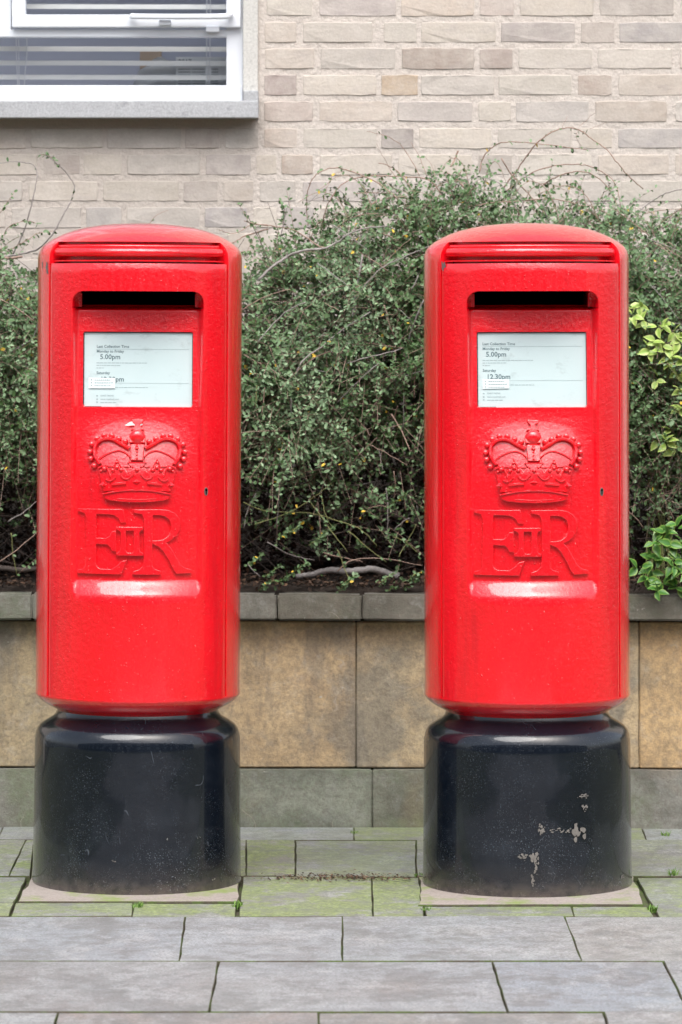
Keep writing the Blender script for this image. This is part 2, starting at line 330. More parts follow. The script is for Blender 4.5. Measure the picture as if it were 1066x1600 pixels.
# ================================================================== SETTING
def at(px, py, Y):     # authoring helper: where a photographed point lies at distance Y
    return Vector(((px - 500) * Y / F, Y, EYE - (py - 480) * Y / F))
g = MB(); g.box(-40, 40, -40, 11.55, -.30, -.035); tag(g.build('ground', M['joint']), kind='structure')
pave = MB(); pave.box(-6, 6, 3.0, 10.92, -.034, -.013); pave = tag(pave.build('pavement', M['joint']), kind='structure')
def slab(c4, colr, moss, dz=0.0, name='paving_slab', mat=None, gap=.0010, th=.03, rough=.0014, parent=None):
    """c4: front-left, front-right, back-right, back-left (x, y)"""
    c = [Vector((p[0], p[1])) for p in c4]; ctr = sum(c, Vector((0, 0))) / 4
    ed = []
    for i in range(4):
        p, q = c[i], c[(i + 1) % 4]; L = (q - p).length; n_ = max(2, min(7, int(L / .07)))
        for k in range(n_): ed.append(p.lerp(q, k / n_))
    nrm = []
    for p in ed:
        d = ctr - p; s_ = Vector((gap if d.x > 0 else -gap, gap * 3 if d.y > 0 else -gap * 3)) if True else d
        nrm.append(p + s_ + Vector((random.uniform(-rough, rough), random.uniform(-rough, rough))))
    N = len(nrm); v = []; b_ = .0022
    tilt = (random.uniform(-.0025, .0025), random.uniform(-.002, .002))
    def zz(p): return dz + tilt[0] * (p.x - ctr.x) + tilt[1] * (p.y - ctr.y)
    for p in nrm: v.append((p.x, p.y, -th + zz(p)))
    for p in nrm: v.append((p.x, p.y, -b_ + zz(p)))
    for p in nrm:
        d = ctr - p; q = p + Vector((b_ * .8 * (1 if d.x > 0 else -1), b_ * .8 * (1 if d.y > 0 else -1))); v.append((q.x, q.y, zz(q)))
    f = []
    for r in (0, 1):
        for k in range(N):
            k2 = (k + 1) % N; f.append((r * N + k, r * N + k2, (r + 1) * N + k2, (r + 1) * N + k))
    f.append(tuple(2 * N + k for k in range(N)))
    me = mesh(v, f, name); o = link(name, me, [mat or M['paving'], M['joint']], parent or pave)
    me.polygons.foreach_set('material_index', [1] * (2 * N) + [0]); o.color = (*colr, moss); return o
def Yof(y): return F * EYE / (y - 480)
def Xof(x, y): return (x - 500) * Yof(y) / F
def row(y0, y1, joints, props):
    """y0 back, y1 front; joints as (x at back, x at front); props: (colour, moss)"""
    for (a0, a1), (b0, b1), (c, ms) in zip(joints[:-1], joints[1:], props):
        if c is None: continue
        slab([(Xof(a1, y1), Yof(y1)), (Xof(b1, y1), Yof(y1)), (Xof(b0, y0), Yof(y0)), (Xof(a0, y0), Yof(y0))], c, ms, random.uniform(-.002, .002))
G1 = (.25, .26, .265); G2 = (.30, .325, .345); G3 = (.32, .335, .345); T1 = (.26, .24, .21); GM = (.24, .255, .215)
row(1292.5, 1313, [(-480, -490), (6, -4), (553, 553), (1003, 1011), (1700, 1720)], [(G2, .3), (G2, .25), (GM, .8), (G2, .2)])
row(1313, 1370, [(-480, -500), (41, 14), (54, 48), (385, 385), (462, 462), (650, 651), (1145, 1160), (1700, 1740)],
    [(GM, .75), (GM, 1), (T1, .8), (T1, .9), (G1, .55), (G1, .45), (G1, .3)])
row(1370, 1411, [(-520, -560), (42, 22)], [(GM, .75)]); row(1411, 1432, [(-560, -570), (22, 14)], [(GM, .8)])
row(1411, 1432, [(24, 16), (209, 206), (370, 368)], [(GM, .8), (GM, .95)])
row(1370, 1432, [(379, 373), (581, 583), (655, 664)], [(GM, .95), (GM, .95)])
row(1416, 1432, [(662, 665), (893, 897), (1012, 1024)], [(GM, .9), (GM, 1)])
row(1370, 1432, [(994, 1030), (1500, 1530), (1900, 1950)], [(GM, .7), (G1, .5)])
row(1432, 1502, [(-330, -350), (290, 280), (535, 535.5), (882, 909), (1190, 1235), (1600, 1650)], [((.30, .325, .345), .0), ((.33, .35, .36), .0), ((.31, .33, .345), .05), ((.36, .365, .36), .05), (G2, .1)])
row(1502, 1581, [(-250, -290), (342, 327), (769, 793), (1036, 1076), (1500, 1560)], [((.30, .30, .295), .0), ((.30, .315, .325), .0), ((.29, .32, .35), .0), (G3, .0)])
row(1581, 1660, [(-200, -230), (91, 70), (498, 497), (943, 965), (1400, 1440)], [((.37, .375, .37), 0), ((.27, .22, .195), 0), ((.26, .235, .205), 0), ((.30, .29, .28), 0)])
yb = Yof(1660)
for k in range(5):                                    # further rows towards the camera
    yf = yb - random.uniform(.5, .68); x = -2.3 + random.uniform(-.2, .2)
    while x < 2.2:
        x2 = x + random.uniform(.4, .8); slab([(x, yf), (x2, yf), (x2, yb), (x, yb)], random.choice((G2, G3, G1, T1)), 0, random.uniform(-.002, .002)); x = x2
    yb = yf
for (a0, a1, b0, b1, yy) in ((50, 26, 376, 372, 1411), (655, 655, 990, 1008, 1416)):    # mortar collars the boxes stand on
    slab([(Xof(a1, yy), Yof(yy)), (Xof(b1, yy), Yof(yy)), (Xof(b0, 1372), Yof(1372)), (Xof(a0, 1372), Yof(1372))], (1, 1, 1), 0, .004, 'mortar_collar', M['collar'], gap=.001, rough=.004)
# dirt and leaf crumbs lying between the boxes
v = []; f = []; tn = []
for k in range(900):
    u = rng.normal(0, 1, 2); c = Vector((Xof(530, 1370) + u[0] * .10, Yof(1372) + u[1] * .035 - abs(u[0]) * .01, .004)); s_ = random.uniform(.0015, .006)
    a_ = random.uniform(0, 6.28); d1 = Vector((math.cos(a_), math.sin(a_), random.uniform(-.3, .5))) * s_; d2 = Vector((-math.sin(a_), math.cos(a_), random.uniform(-.3, .5))) * s_ * .5
    n_ = len(v); v += [c - d1, c - d2, c + d1, c + d2]; f.append((n_, n_ + 1, n_ + 2, n_ + 3)); tn += [random.random()] * 4
tag(link('leaf_crumbs', npmesh(v, f, 'leaf_crumbs', tn), M['deadleaf']), 'brown leaf crumbs on the mossy paving between the two post boxes', 'debris', kind='stuff')

# ------------------------------------------------------------------ stone planter wall
pw = tag(empty('planter_wall', (.2, 10.88, 0)), 'low retaining wall of tan sandstone slabs with grey coping behind the post boxes', 'wall')
YB, YP, YC = 10.905, 10.885, 10.85
YAW = math.tan(R_(1.3))
def wallmap(o):     # the wall is turned a little: its right end is nearer
    for v_ in o.data.vertices: v_.co.y -= (v_.co.x - .1) * YAW
    o.location = -pw.location; return o
def stone(name, x0, x1, y0, y1, z0, z1, mat, c, j=.0015, b=.003, wob=.0007):
    bm = bmesh.new(); bmesh.ops.create_cube(bm, size=1)
    for q in bm.verts: q.co = Vector(((x0 + x1) / 2 + q.co.x * (x1 - x0 - j), (y0 + y1) / 2 + q.co.y * (y1 - y0), (z0 + z1) / 2 + q.co.z * (z1 - z0 - j)))
    n_ = max(2, int((x1 - x0) / .09))
    eds = [e for e in bm.edges if abs((e.verts[0].co - e.verts[1].co).normalized().x) > .9]
    bmesh.ops.subdivide_edges(bm, edges=eds, cuts=n_, use_grid_fill=True)
    eds = [e for e in bm.edges if abs((e.verts[0].co - e.verts[1].co).normalized().z) > .9]
    bmesh.ops.subdivide_edges(bm, edges=eds, cuts=max(1, int((z1 - z0) / .09)), use_grid_fill=True)
    bmesh.ops.bevel(bm, geom=[e for e in bm.edges if e.calc_face_angle(0) > 1], offset=b, segments=2, affect='EDGES')
    for q in bm.verts:
        nz = noise.noise_vector(q.co * 9 + Vector((x0 * 7, 0, z0 * 11))) * wob * 2 + noise.noise_vector(q.co * 45) * wob; q.co += nz
    me = bpy.data.meshes.new(name); bm.to_mesh(me); bm.free()
    o = link(name, me, mat, pw, smooth=True, sharp=50); o.color = (*c, 1); return wallmap(o)
xw = lambda px, Y: (px - 500) * Y / F
ps = [-700, -300, 215, 556.5, 998, 1400, 1800]
for i, (a_, b_) in enumerate(zip(ps[:-1], ps[1:])):
    stone('wall_slab', xw(a_, YB), xw(b_, YB), YB + random.uniform(-.002, .002), YB + .12, .157, .553, M['sand'], [(.9, .85, .8), (.85, .85, .8), (1.15, 1.05, .95), (1.1, 1.06, 1.0), (1.2, 1.02, .8), (1, 1, .9)][i], j=.002)
ps = [-700, -250, 250, 582, 900, 1350, 1800]
for i, (a_, b_) in enumerate(zip(ps[:-1], ps[1:])):
    stone('plinth_stone', xw(a_, YP), xw(b_, YP), YP, YP + .14, -.02, .155, M['grit'], [(1, 1, 1), (1.05, 1.05, .95), (1, 1.1, .9), (1.05, 1.1, .9), (1.1, 1.1, 1.05), (1, 1, 1)][i])
ps = [-700, -350, 50, 433, 566, 800, 1200, 1800]
for i, (a_, b_) in enumerate(zip(ps[:-1], ps[1:])):
    stone('coping_stone', xw(a_, YC), xw(b_, YC), YC + random.uniform(-.002, .002), YC + .16, .558, .632 - i * .0005, M['grit'], [(.7, .7, .64), (.7, .7, .64), (.72, .70, .62), (.66, .62, .50), (.60, .56, .46), (.66, .61, .50), (.66, .61, .50)][i], b=.005, wob=.0014)
bk = MB(); bk.box(-2.2, 2.2, YB + .03, YC + .22, 0, .60); wallmap(bk.build('backing', M['joint'], pw))
# soil bed heaped to the coping edge
nx, ny = 220, 40; v = []; q = []
for j in range(ny):
    for i in range(nx):
        x = -2.1 + 4.2 * i / (nx - 1); t = j / (ny - 1); y = YC + .028 - (x - .1) * YAW + t * .72
        z = .618 + .026 * min(1, t * 7) + .03 * t + noise.noise(Vector((x * 9, y * 9, 0))) * .013 + noise.noise(Vector((x * 45, y * 45, 3))) * .006
        v.append((x, y, z))
for j in range(ny - 1):
    for i in range(nx - 1): k = j * nx + i; q.append((k, k + 1, k + nx + 1, k + nx))
soil = tag(link('soil', npmesh(v, q), M['soil'], smooth=True), kind='structure')

# ------------------------------------------------------------------ brick building with its window
YW = 11.60; sW = YW / F
bld = tag(empty('brick_building', (0, YW, 0)), 'pale weathered brick house wall with a white framed window at its upper left', 'building')
def onb(o): o.location = -bld.location; return o
WX1 = xw(400, YW); WZ0 = EYE + (480 - 186) * sW; WZT = WZ0 + 1.35; WX0 = WX1 - 1.9
mw = MB()
for (x0, x1, z0, z1) in ((WX1, 2.6, .0, 3.9), (-3.4, WX1, .0, WZ0), (-3.4, WX0, WZ0, 3.9), (WX0, WX1, WZT, 3.9)):
    mw.box(x0, x1, YW, YW + .10, z0, z1)
onb(mw.build('mortar_wall', M['mortar'], bld))
def brick_mesh(seed):
    r = random.Random(seed); pts = []
    for (sx, sz) in ((-1, -1), (1, -1), (1, 1), (-1, 1)):
        pts.append((sx, sz))
    ring = []
    for i in range(4):
        p, q = pts[i], pts[(i + 1) % 4]; n_ = 5 if i % 2 == 0 else 2
        for k in range(n_):
            t = k / n_ + (r.uniform(-.05, .05) if k else 0); x = (p[0] + (q[0] - p[0]) * t) * .5; z = (p[1] + (q[1] - p[1]) * t) * .5
            cor = k == 0
            x += r.uniform(-.006, .006) - (math.copysign(.006, x) if cor else 0); z += r.uniform(-.018, .018) - (math.copysign(.03, z) if cor else 0); ring.append((x, z))
    N = len(ring); v = [(x, .04, z) for x, z in ring] + [(x, .002 + r.uniform(0, .0015), z) for x, z in ring] + [(x * .965, -.002 + r.uniform(-.0012, .0012), z * .90) for x, z in ring]
    f = [(a_ * N + k, a_ * N + (k + 1) % N, (a_ + 1) * N + (k + 1) % N, (a_ + 1) * N + k) for a_ in (0, 1) for k in range(N)] + [tuple(2 * N + k for k in range(N))]
    me = mesh(v, f, 'brick'); me.materials.append(M['brick']); return me
BM = [brick_mesh(s) for s in range(10)]
PALE = [(.43, .40, .355), (.42, .40, .365), (.45, .415, .37), (.39, .37, .35), (.42, .395, .365), (.41, .365, .325), (.37, .35, .33)]
BR = {0: [(417, 488), (499, 619), (627, 741), (750, 803), (813, 927), (937, 1053), (1064, 1180)],
      1: [(414, 463), (474, 582), (600, 651), (658, 775), (783, 898), (908, 960), (968, 1084), (1094, 1145)],
      2: [(415, 491), (501, 618), (628, 741), (750, 801), (810, 925), (934, 1050), (1062, 1114)],
      3: [(413, 463), (474, 588), (596, 653), (658, 772), (779, 893), (903, 956), (966, 1082)],
      4: [(413, 489), (499, 613), (621, 738), (748, 798), (806, 920), (930, 1042), (1056, 1110)],
      5: [(-72, -18), (-8, 40), (48, 160), (168, 283), (290, 343), (352, 404), (413, 464), (474, 589), (596, 646), (655, 768), (778, 893), (905, 956), (966, 1080)],
      6: [(-55, 58), (68, 125), (131, 190), (199, 312), (322, 392), (401, 432), (440, 489), (500, 612), (622, 737), (748, 800), (810, 925), (935, 1045), (1055, 1110)],
      7: [(-80, 35), (45, 152), (161, 279), (287, 340), (350, 396), (406, 462), (473, 590), (600, 650), (660, 770), (780, 890), (900, 960), (970, 1080)],
      8: [(-50, 8), (18, 127), (135, 190), (198, 312), (320, 386), (396, 432), (442, 490), (500, 612), (622, 737), (748, 800), (810, 925), (935, 1045), (1055, 1110)]}
BR[9] = [(a_ + 6, b_ + 4) for a_, b_ in BR[7]]; BR[10] = [(a_ - 5, b_ - 5) for a_, b_ in BR[8]]; BR[11] = [(a_ + 2, b_ + 2) for a_, b_ in BR[9]]
BR[-1] = BR[1]; BR[-2] = BR[2]
SPEC = {(2, 628): (.27, .22, .19), (3, 413): (.23, .18, .175), (3, 596): (.36, .26, .16), (5, 596): (.21, .19, .19), (1, 783): (.31, .285, .285), (1, 968): (.27, .26, .27),
        (6, 440): (.28, .22, .18), (4, 806): (.36, .345, .34), (0, 937): (.31, .285, .27), (0, 499): (.33, .30, .30), (0, 750): (.36, .30, .28), (2, 750): (.31, .26, .24), (3, 903): (.31, .26, .23),
        (1, 908): (.33, .29, .27), (4, 930): (.35, .30, .26), (5, 966): (.30, .29, .30), (4, 413): (.36, .31, .29), (4, 621): (.37, .345, .34), (8, 442): (.27, .25, .26), (8, 320): (.30, .29, .31),
        (7, 287): (.32, .29, .27), (7, 473): (.37, .34, .34), (5, 290): (.33, .29, .27), (6, 322): (.33, .30, .30), (6, 68): (.35, .31, .29), (8, 135): (.31, .305, .31), (6, 748): (.30, .27, .25), (5, 413): (.40, .34, .30), (4, 499): (.42, .37, .33), (0, 627): (.42, .36, .31)}
for r_, lst in BR.items():
    pyc = 50.5 + 41.25 * (r_ - 1) + (.6 if r_ > 4 else 0)
    for (a_, b_) in lst:
        o = bpy.data.objects.new('brick', random.choice(BM)); col.objects.link(o); o.parent = bld
        o.location = Vector((xw((a_ + b_) / 2, YW), YW + .0003 + random.uniform(-.0008, .0006), EYE + (480 - pyc) * sW)) - bld.location
        o.rotation_euler = (0, R_(random.uniform(-.35, .35)), 0)
        o.scale = ((b_ - a_) * sW * 1.025, 1, (33.6 + random.uniform(-1, 1.4)) * sW)
        c = SPEC.get((r_, a_)) or random.choice(PALE); k = random.uniform(1.08, 1.26) * (.84 if b_ < 400 else 1)
        o.color = (c[0] * k, c[1] * k, c[2] * k, 1)
# unseen building added across the street for gloss paint and window to reflect
opp = tag(empty('reflection_building', (0, -7.5, 0)), 'plain unseen building added behind the camera for gloss paint and window to reflect', 'building')
om = MB(); om.box(-42, 42, -1.2, 0, -.03, 7.6); link('wall', mesh(om.v, om.f, 'wall'), simple('reflection_wall', (.115, .115, .12), .9), opp)
wmesh = MB(); wmesh.box(-.6, .6, .001, .04, -.8, .8); wme = mesh(wmesh.v, wmesh.f, 'window'); wme.materials.append(simple('reflection_window', (.55, .57, .6), .2))
for zi in (1.9, 5.2):
    for k in range(-11, 12):
        o = bpy.data.objects.new('window', wme); col.objects.link(o); o.parent = opp; o.location = (k * 3.4 + .7, 0, zi)
# sill and reveal
sl = MB(); sl.box(WX0 - .03, WX1 + .008, YW - .075, YW + .10, WZ0, WZ0 + .049, .003); sl.box(xw(381, YW), WX1 + .008, YW - .073, YW + .10, WZ0 + .046, WZ0 + .078, .003)
onb(sl.build('window_sill', M['sill'], bld))
rv = MB(); rv.box(xw(380, YW), WX1 + .006, YW - .012, YW + .10, WZ0 + .079, WZT, .002); onb(rv.build('window_reveal', M['reveal'], bld))
# window: outer frame, with sub-parts
def wx(px): return xw(px, YW)
def wz(py): return EYE + (480 - py) * sW
YF = YW + .012
def frame(mb, x0, x1, z0, z1, ix0, ix1, iz0, iz1, y0, y1, b=.003):
    mb.box(x0, x1, y0, y1, z0, iz0, b); mb.box(x0, x1, y0, y1, iz1, z1, b)
    mb.box(x0, ix0, y0 + .0006, y1 - .0006, iz0 - .002, iz1 + .002, 0); mb.box(ix1, x1, y0 + .0006, y1 - .0006, iz0 - .002, iz1 + .002, 0)
wm = MB(); frame(wm, wx(-560), wx(380) - .001, wz(160), wz(-560), wx(-520), wx(354), wz(133), wz(-515), YF, YF + .06)
wm.box(wx(-520), wx(354), YF + .001, YF + .059, wz(57), wz(45.5), .002)       # transom
wm.box(wx(-2), wx(17), YF + .0015, YF + .058, wz(45.5) - .002, wz(-515) + .002, .002)   # mullion
win = onb(wm.build('window_frame', M['upvc'], bld))
sm_ = MB(); frame(sm_, wx(19), wx(376), wz(43), wz(-512), wx(40), wx(354), wz(23), wz(-480), YF - .018, YF + .03, .004); s1 = sm_.build('sash', M['upvc'], win)
sm_ = MB(); frame(sm_, wx(-515), wx(-1), wz(43), wz(-512), wx(-490), wx(-14) + .02, wz(20), wz(-480), YF - .001, YF + .03, .004); s2 = sm_.build('sash', M['upvc'], win)
hb = MB(); hb.tube(catmull([(wx(207), YF - .03, wz(26)), (wx(215), YF - .045, wz(27)), (wx(280), YF - .048, wz(27.5)), (wx(345), YF - .046, wz(27)), (wx(358), YF - .04, wz(25)), (wx(361), YF - .022, wz(21))], 4), [.0085] * 21, 8)
hb.box(wx(249), wx(268), YF - .04, YF - .017, wz(40), wz(32), .003); hb.build('handle', M['upvc'], win)
hb = MB(); hb.box(wx(322), wx(343), YF - .026, YF, wz(50), wz(41), .003); hb.build('catch', M['upvc'], win)
for (x0, x1, z0, z1, y) in ((wx(-519), wx(353.5), wz(132.5), wz(57.5), YF + .03), (wx(40.5), wx(353.5), wz(22.5), wz(-479), YF + .01), (wx(-489), wx(-3), wz(19.5), wz(-479), YF + .012)):
    p = MB(); p.add([(x0, y, z0), (x1, y, z0), (x1, y, z1), (x0, y, z1)], [(0, 1, 2, 3)]); p.build('pane', M['glass'], win)
# blind: slats inside the room, each its own
for py_ in [117 - 22.3 * k for k in range(12)]:
    if -14 < py_ - 50 < 2: pass
    s_ = MB(); x0, x1 = wx(-500), wx(372); s_.add([(x0, YF + .10, wz(py_ + 2.6)), (x1, YF + .10, wz(py_ + 4.6)), (x1, YF + .104, wz(py_ - 2.6)), (x0, YF + .104, wz(py_ - 4.6)), (x0, YF + .113, wz(py_ - 5.6)), (x1, YF + .113, wz(py_ - 3.6))], [(0, 1, 2, 3), (3, 2, 5, 4)])
    s_.build('blind_slat', M['blind'], win)
cd_ = MB()
for pts in ([(21, 50), (22, 95), (24, 134)], [(25, 50), (26, 134)], [(38, 50), (38, 80), (35, 112), (34, 134)], [(322, -60), (321, 134)], [(328, -60), (326, 134)]):
    cd_.tube([(wx(x), YF + .092, wz(y)) for x, y in pts], .0013, 5)
cd_.build('blind_cord', M['cord'], win)
rm = MB(); x0, x1, y0, y1, z0, z1 = WX0 - .3, WX1 - .03, YF + .07, YF + .85, WZ0 - .05, WZT + .2
v = [(x, y, z) for z in (z0, z1) for y in (y0, y1) for x in (x0, x1)]; rm.add(v, [(0, 1, 3, 2), (4, 6, 7, 5), (2, 3, 7, 6), (0, 2, 6, 4), (1, 5, 7, 3)]); onb(rm.build('room_lining', M['room'], bld))
it = MB(); it.box(wx(211), wx(246), YF + .30, YF + .33, WZ0 + .05, wz(68), .003); tag(it.build('timber_board', M['wood']), 'pale timber board standing inside the window behind the blind', 'board')
it = MB(); it.sphere((0, 0, 0), 1, 20, 12, (.085, .05, .12)); o = it.build('plastic_bag', M['bag'], None, True)
for v_ in o.data.vertices: v_.co += noise.noise_vector(v_.co * 22) * .016
o.location = (wx(248), YF + .185, wz(150)); tag(o, 'crumpled white bag lying on the inside window ledge beside the printed sheet', 'bag')
pg = empty('printed_sheet', (wx(312), YF + .135, wz(110))); tag(pg, 'white printed calendar sheet headed 2017 propped inside the window', 'sheet')
s_ = MB(); s_.box(wx(272) - wx(312), wx(362) - wx(312), 0, .003, wz(160) - wz(110), wz(84) - wz(110)); s_.build('page', M['page'], pg)

# ------------------------------------------------------------------ text helper
def text_mesh(parts, name):
    """parts: (string, x, z, size) on the XZ plane; returns one mesh"""
    V = []; Fc = []
    for (s, x, z, size) in parts:
        cu = bpy.data.curves.new('t', 'FONT'); cu.body = s; cu.size = size; cu.resolution_u = 2; cu.offset = size * .016
        ob = bpy.data.objects.new('t', cu); col.objects.link(ob); dg = bpy.context.evaluated_depsgraph_get()
        me = bpy.data.meshes.new_from_object(ob.evaluated_get(dg)); n_ = len(V)
        V += [(q.co.x + x, 0, q.co.y + z) for q in me.vertices]; Fc += [tuple(i + n_ for i in p.vertices) for p in me.polygons]
        bpy.data.objects.remove(ob); bpy.data.curves.remove(cu); bpy.data.meshes.remove(me)
    return V, Fc
V, Fc = text_mesh([('2017', -.066, wz(95) - wz(110), .019)], 'x')
for k in range(6):
    z_ = wz(104 + k * 4.6) - wz(110); n_ = len(V)
    for (xa, xb) in ((-.066, -.03), (-.026, .012), (.03, .05)): n_ = len(V); V += [(xa, 0, z_), (xb, 0, z_), (xb, 0, z_ + .0022), (xa, 0, z_ + .0022)]; Fc.append((n_, n_ + 1, n_ + 2, n_ + 3))
o = link('print', mesh(V, Fc, 'print'), M['letter'], pg); o.location = (0, -.0012, 0)

# ================================================================== POST BOX
RB = .2485
def sstep(t): t = min(1, max(0, t)); return t * t * (3 - 2 * t)
ZT, ZB = 1.434, .706           # recess top and foot
def yp(z):                     # depth of the recessed panel
    if z > 1.16: return .157 + (.179 - .157) * min(1, (1.388 - z) / (1.388 - 1.16))
    return .179 + .004 * (1.16 - z) / .4
GX, GZ0, GZ1 = .1315, 1.157, 1.337
def curve(x, z):               # below the notice the panel bulges with the body
    return .0420 * sstep((1.150 - z) / .17) * max(0.0, 1 - (x / .152) ** 2)
def inside_glass(x, z, r=.006):
    dx = max(abs(x) - (GX - r), 0); dz = max(abs(z - (GZ0 + GZ1) / 2) - ((GZ1 - GZ0) / 2 - r), 0); return r - math.hypot(dx, dz)
def surf(x, z):
    cyl = math.sqrt(max(RB * RB - x * x, 1e-9)); ax = abs(x); W = .158
    if ax >= W or z >= ZT or z <= ZB: return cyl
    pz = yp(z) if z <= 1.388 else yp(1.388) - .055 * sstep((z - 1.388) / .014) if z < 1.402 else .03
    pz += curve(x, z)
    if z >= 1.396 and ax > .1355: pz = .15
    cx, cz = W - .030, ZT - .030
    sw = .015
    if z > cz and ax > cx:
        d = .030 - math.hypot(ax - cx, z - cz); ang = math.atan2(z - cz, ax - cx) / (math.pi / 2); t = d / (sw * (1 - ang) + .002 * ang)
    else:
        u = min(1, (W - ax) / sw); vv = min(1, (z - ZB) / .040); t = 1 - math.hypot(1 - u, 1 - vv)
    t = min(1, max(0, t)); tt = sstep(t) * .6 + t * .4
    y = cyl + (pz - cyl) * tt
    if pz > cyl: y = cyl - .004 * tt
    if z < 1.38:
        gd = inside_glass(x, z)
        if gd > 0: y -= .010 * min(1, gd / .0015)
    return y
def pm(x, z, h): return (x, -(yp(z) + curve(x, z) + h), z)
TH0 = R_(60)
def door_mesh():
    xs = list(np.linspace(-1, 1, 150) * RB * math.sin(TH0 - R_(1.0)))
    for b_ in (GX, .158, .137, .1355): xs += [b_, -b_, b_ - .0015, -b_ + .0015]
    xs = sorted(set(round(x, 5) for x in xs)); z = [.458]
    while z[-1] < 1.500:
        zz = z[-1]; step = .012
        if .70 < zz < .755: step = .0022
        elif 1.375 < zz < 1.44: step = .0015
        elif 1.14 < zz < 1.35: step = .006
        elif zz > 1.49 or zz < .47: step = .002
        z.append(zz + step)
    z += [GZ0 - .0001, GZ0 + .0015, GZ1 + .0001, GZ1 - .0015, ZT - .0002, ZT + .0002, 1.4000, 1.4010]; z = sorted(set(round(q_, 5) for q_ in z if q_ <= 1.504)) 
    v = []; f = []; nX, nZ = len(xs), len(z)
    xe, ze0, ze1 = xs[-1], z[0], z[-1]
    for zz in z:
        for x in xs:
            y = surf(x, zz); e = min(xe - abs(x), zz - ze0, ze1 - zz)
            if e < .004: y -= (.004 - math.sqrt(max(0, .004 ** 2 - (.004 - e) ** 2)))
            v.append((x, -y, zz))
    for j in range(nZ - 1):
        for i in range(nX - 1):
            if z[j] > 1.4005 and z[j + 1] < 1.4341 and abs(xs[i] + xs[i + 1]) / 2 < .1355: continue
            k = j * nX + i; f.append((k, k + 1, k + nX + 1, k + nX))
    # turned-back edge
    edge = [i for i in range(nX)] + [j * nX + nX - 1 for j in range(1, nZ)] + [(nZ - 1) * nX + i for i in range(nX - 2, -1, -1)] + [j * nX for j in range(nZ - 2, 0, -1)]
    n0 = len(v)
    for k in edge: x, y, zz = v[k]; v.append((x * .97, y + .03, zz))
    L = len(edge)
    for i in range(L): i2 = (i + 1) % L; f.append((edge[i2], edge[i], n0 + i, n0 + i2))
    return mesh(v, f, 'door')
def lathe(prof, ths, skip=None):
    v = []; f = []; n_ = len(ths); closed = abs((ths[-1] - ths[0]) - 2 * math.pi) < 1e-6
    if closed: ths = ths[:-1]; n_ -= 1
    for (r, z) in prof:
        for t in ths: v.append((r * math.sin(t), -r * math.cos(t), z))
    for j in range(len(prof) - 1):
        for i in range(n_ if closed else n_ - 1):
            i2 = (i + 1) % n_
            if skip and skip(ths[i], ths[i2], prof[j][1], prof[j + 1][1]): continue
            f.append((j * n_ + i, j * n_ + i2, (j + 1) * n_ + i2, (j + 1) * n_ + i))
    return v, f
# profile of the red shell from neck to dome
foot = [(.196, .417), (.2000, .420), (.214, .427), (.230, .436), (.242, .446), (.2475, .4535), (.2495, .4575), (.2490, .461)]
dome = [(.2485, 1.513), (.2475, 1.523), (.2445, 1.532), (.2395, 1.540), (.233, 1.5465), (.2255, 1.5525), (.212, 1.5608), (.19, 1.5715), (.165, 1.5810), (.135, 1.5885), (.10, 1.5945), (.06, 1.5985), (.02, 1.6000), (.0005, 1.6001)]
def shell_mesh():
    prof = foot + [(.2485, z) for z in np.linspace(.475, 1.50, 30)] + dome
    ths = [TH0 + (2 * math.pi - 2 * TH0) * k / 110 for k in range(111)] + [2 * math.pi - TH0 + 2 * TH0 * k / 70 for k in range(1, 71)]
    ztop = 1.5525
    def skip(t0, t1, z0, z1): return t0 >= 2 * math.pi - TH0 - 1e-5 and z0 >= .4605 and z1 <= ztop + 1e-5
    v, f = lathe(prof, ths, skip)
    f = [q for q in f]
    # return walls round the opening
    def wall(seq):
        n0 = len(v)
        for (r, th, z) in seq:
            v.append((r * math.sin(th), -r * math.cos(th), z))
        for (r, th, z) in seq:
            v.append((.208 * math.sin(th), -.208 * math.cos(th), z))
        L = len(seq)
        for i in range(L - 1): f.append((n0 + i, n0 + i + 1, n0 + L + i + 1, n0 + L + i))
    rr = [(r, z) for r, z in prof if .4605 <= z <= ztop + 1e-5]
    wall([(r, TH0, z) for r, z in rr]); wall([(r, -TH0, z) for r, z in rr][::-1])
    wall([(.2255, -TH0 + 2 * TH0 * k / 70, ztop) for k in range(71)]); wall([(.249, -TH0 + 2 * TH0 * k / 70, .461) for k in range(71)][::-1])
    # inner liner behind the door, split around the posting slot
    for (za, zb) in ((.461, .70), (1.4345, ztop)):
        n0 = len(v)
        for z in (za, zb):
            for k in range(41): th = -TH0 + 2 * TH0 * k / 40; v.append((.212 * math.sin(th), -.212 * math.cos(th), z))
        for k in range(40): f.append((n0 + k, n0 + k + 1, n0 + 41 + k + 1, n0 + 41 + k))
    return mesh(v, f, 'shell')
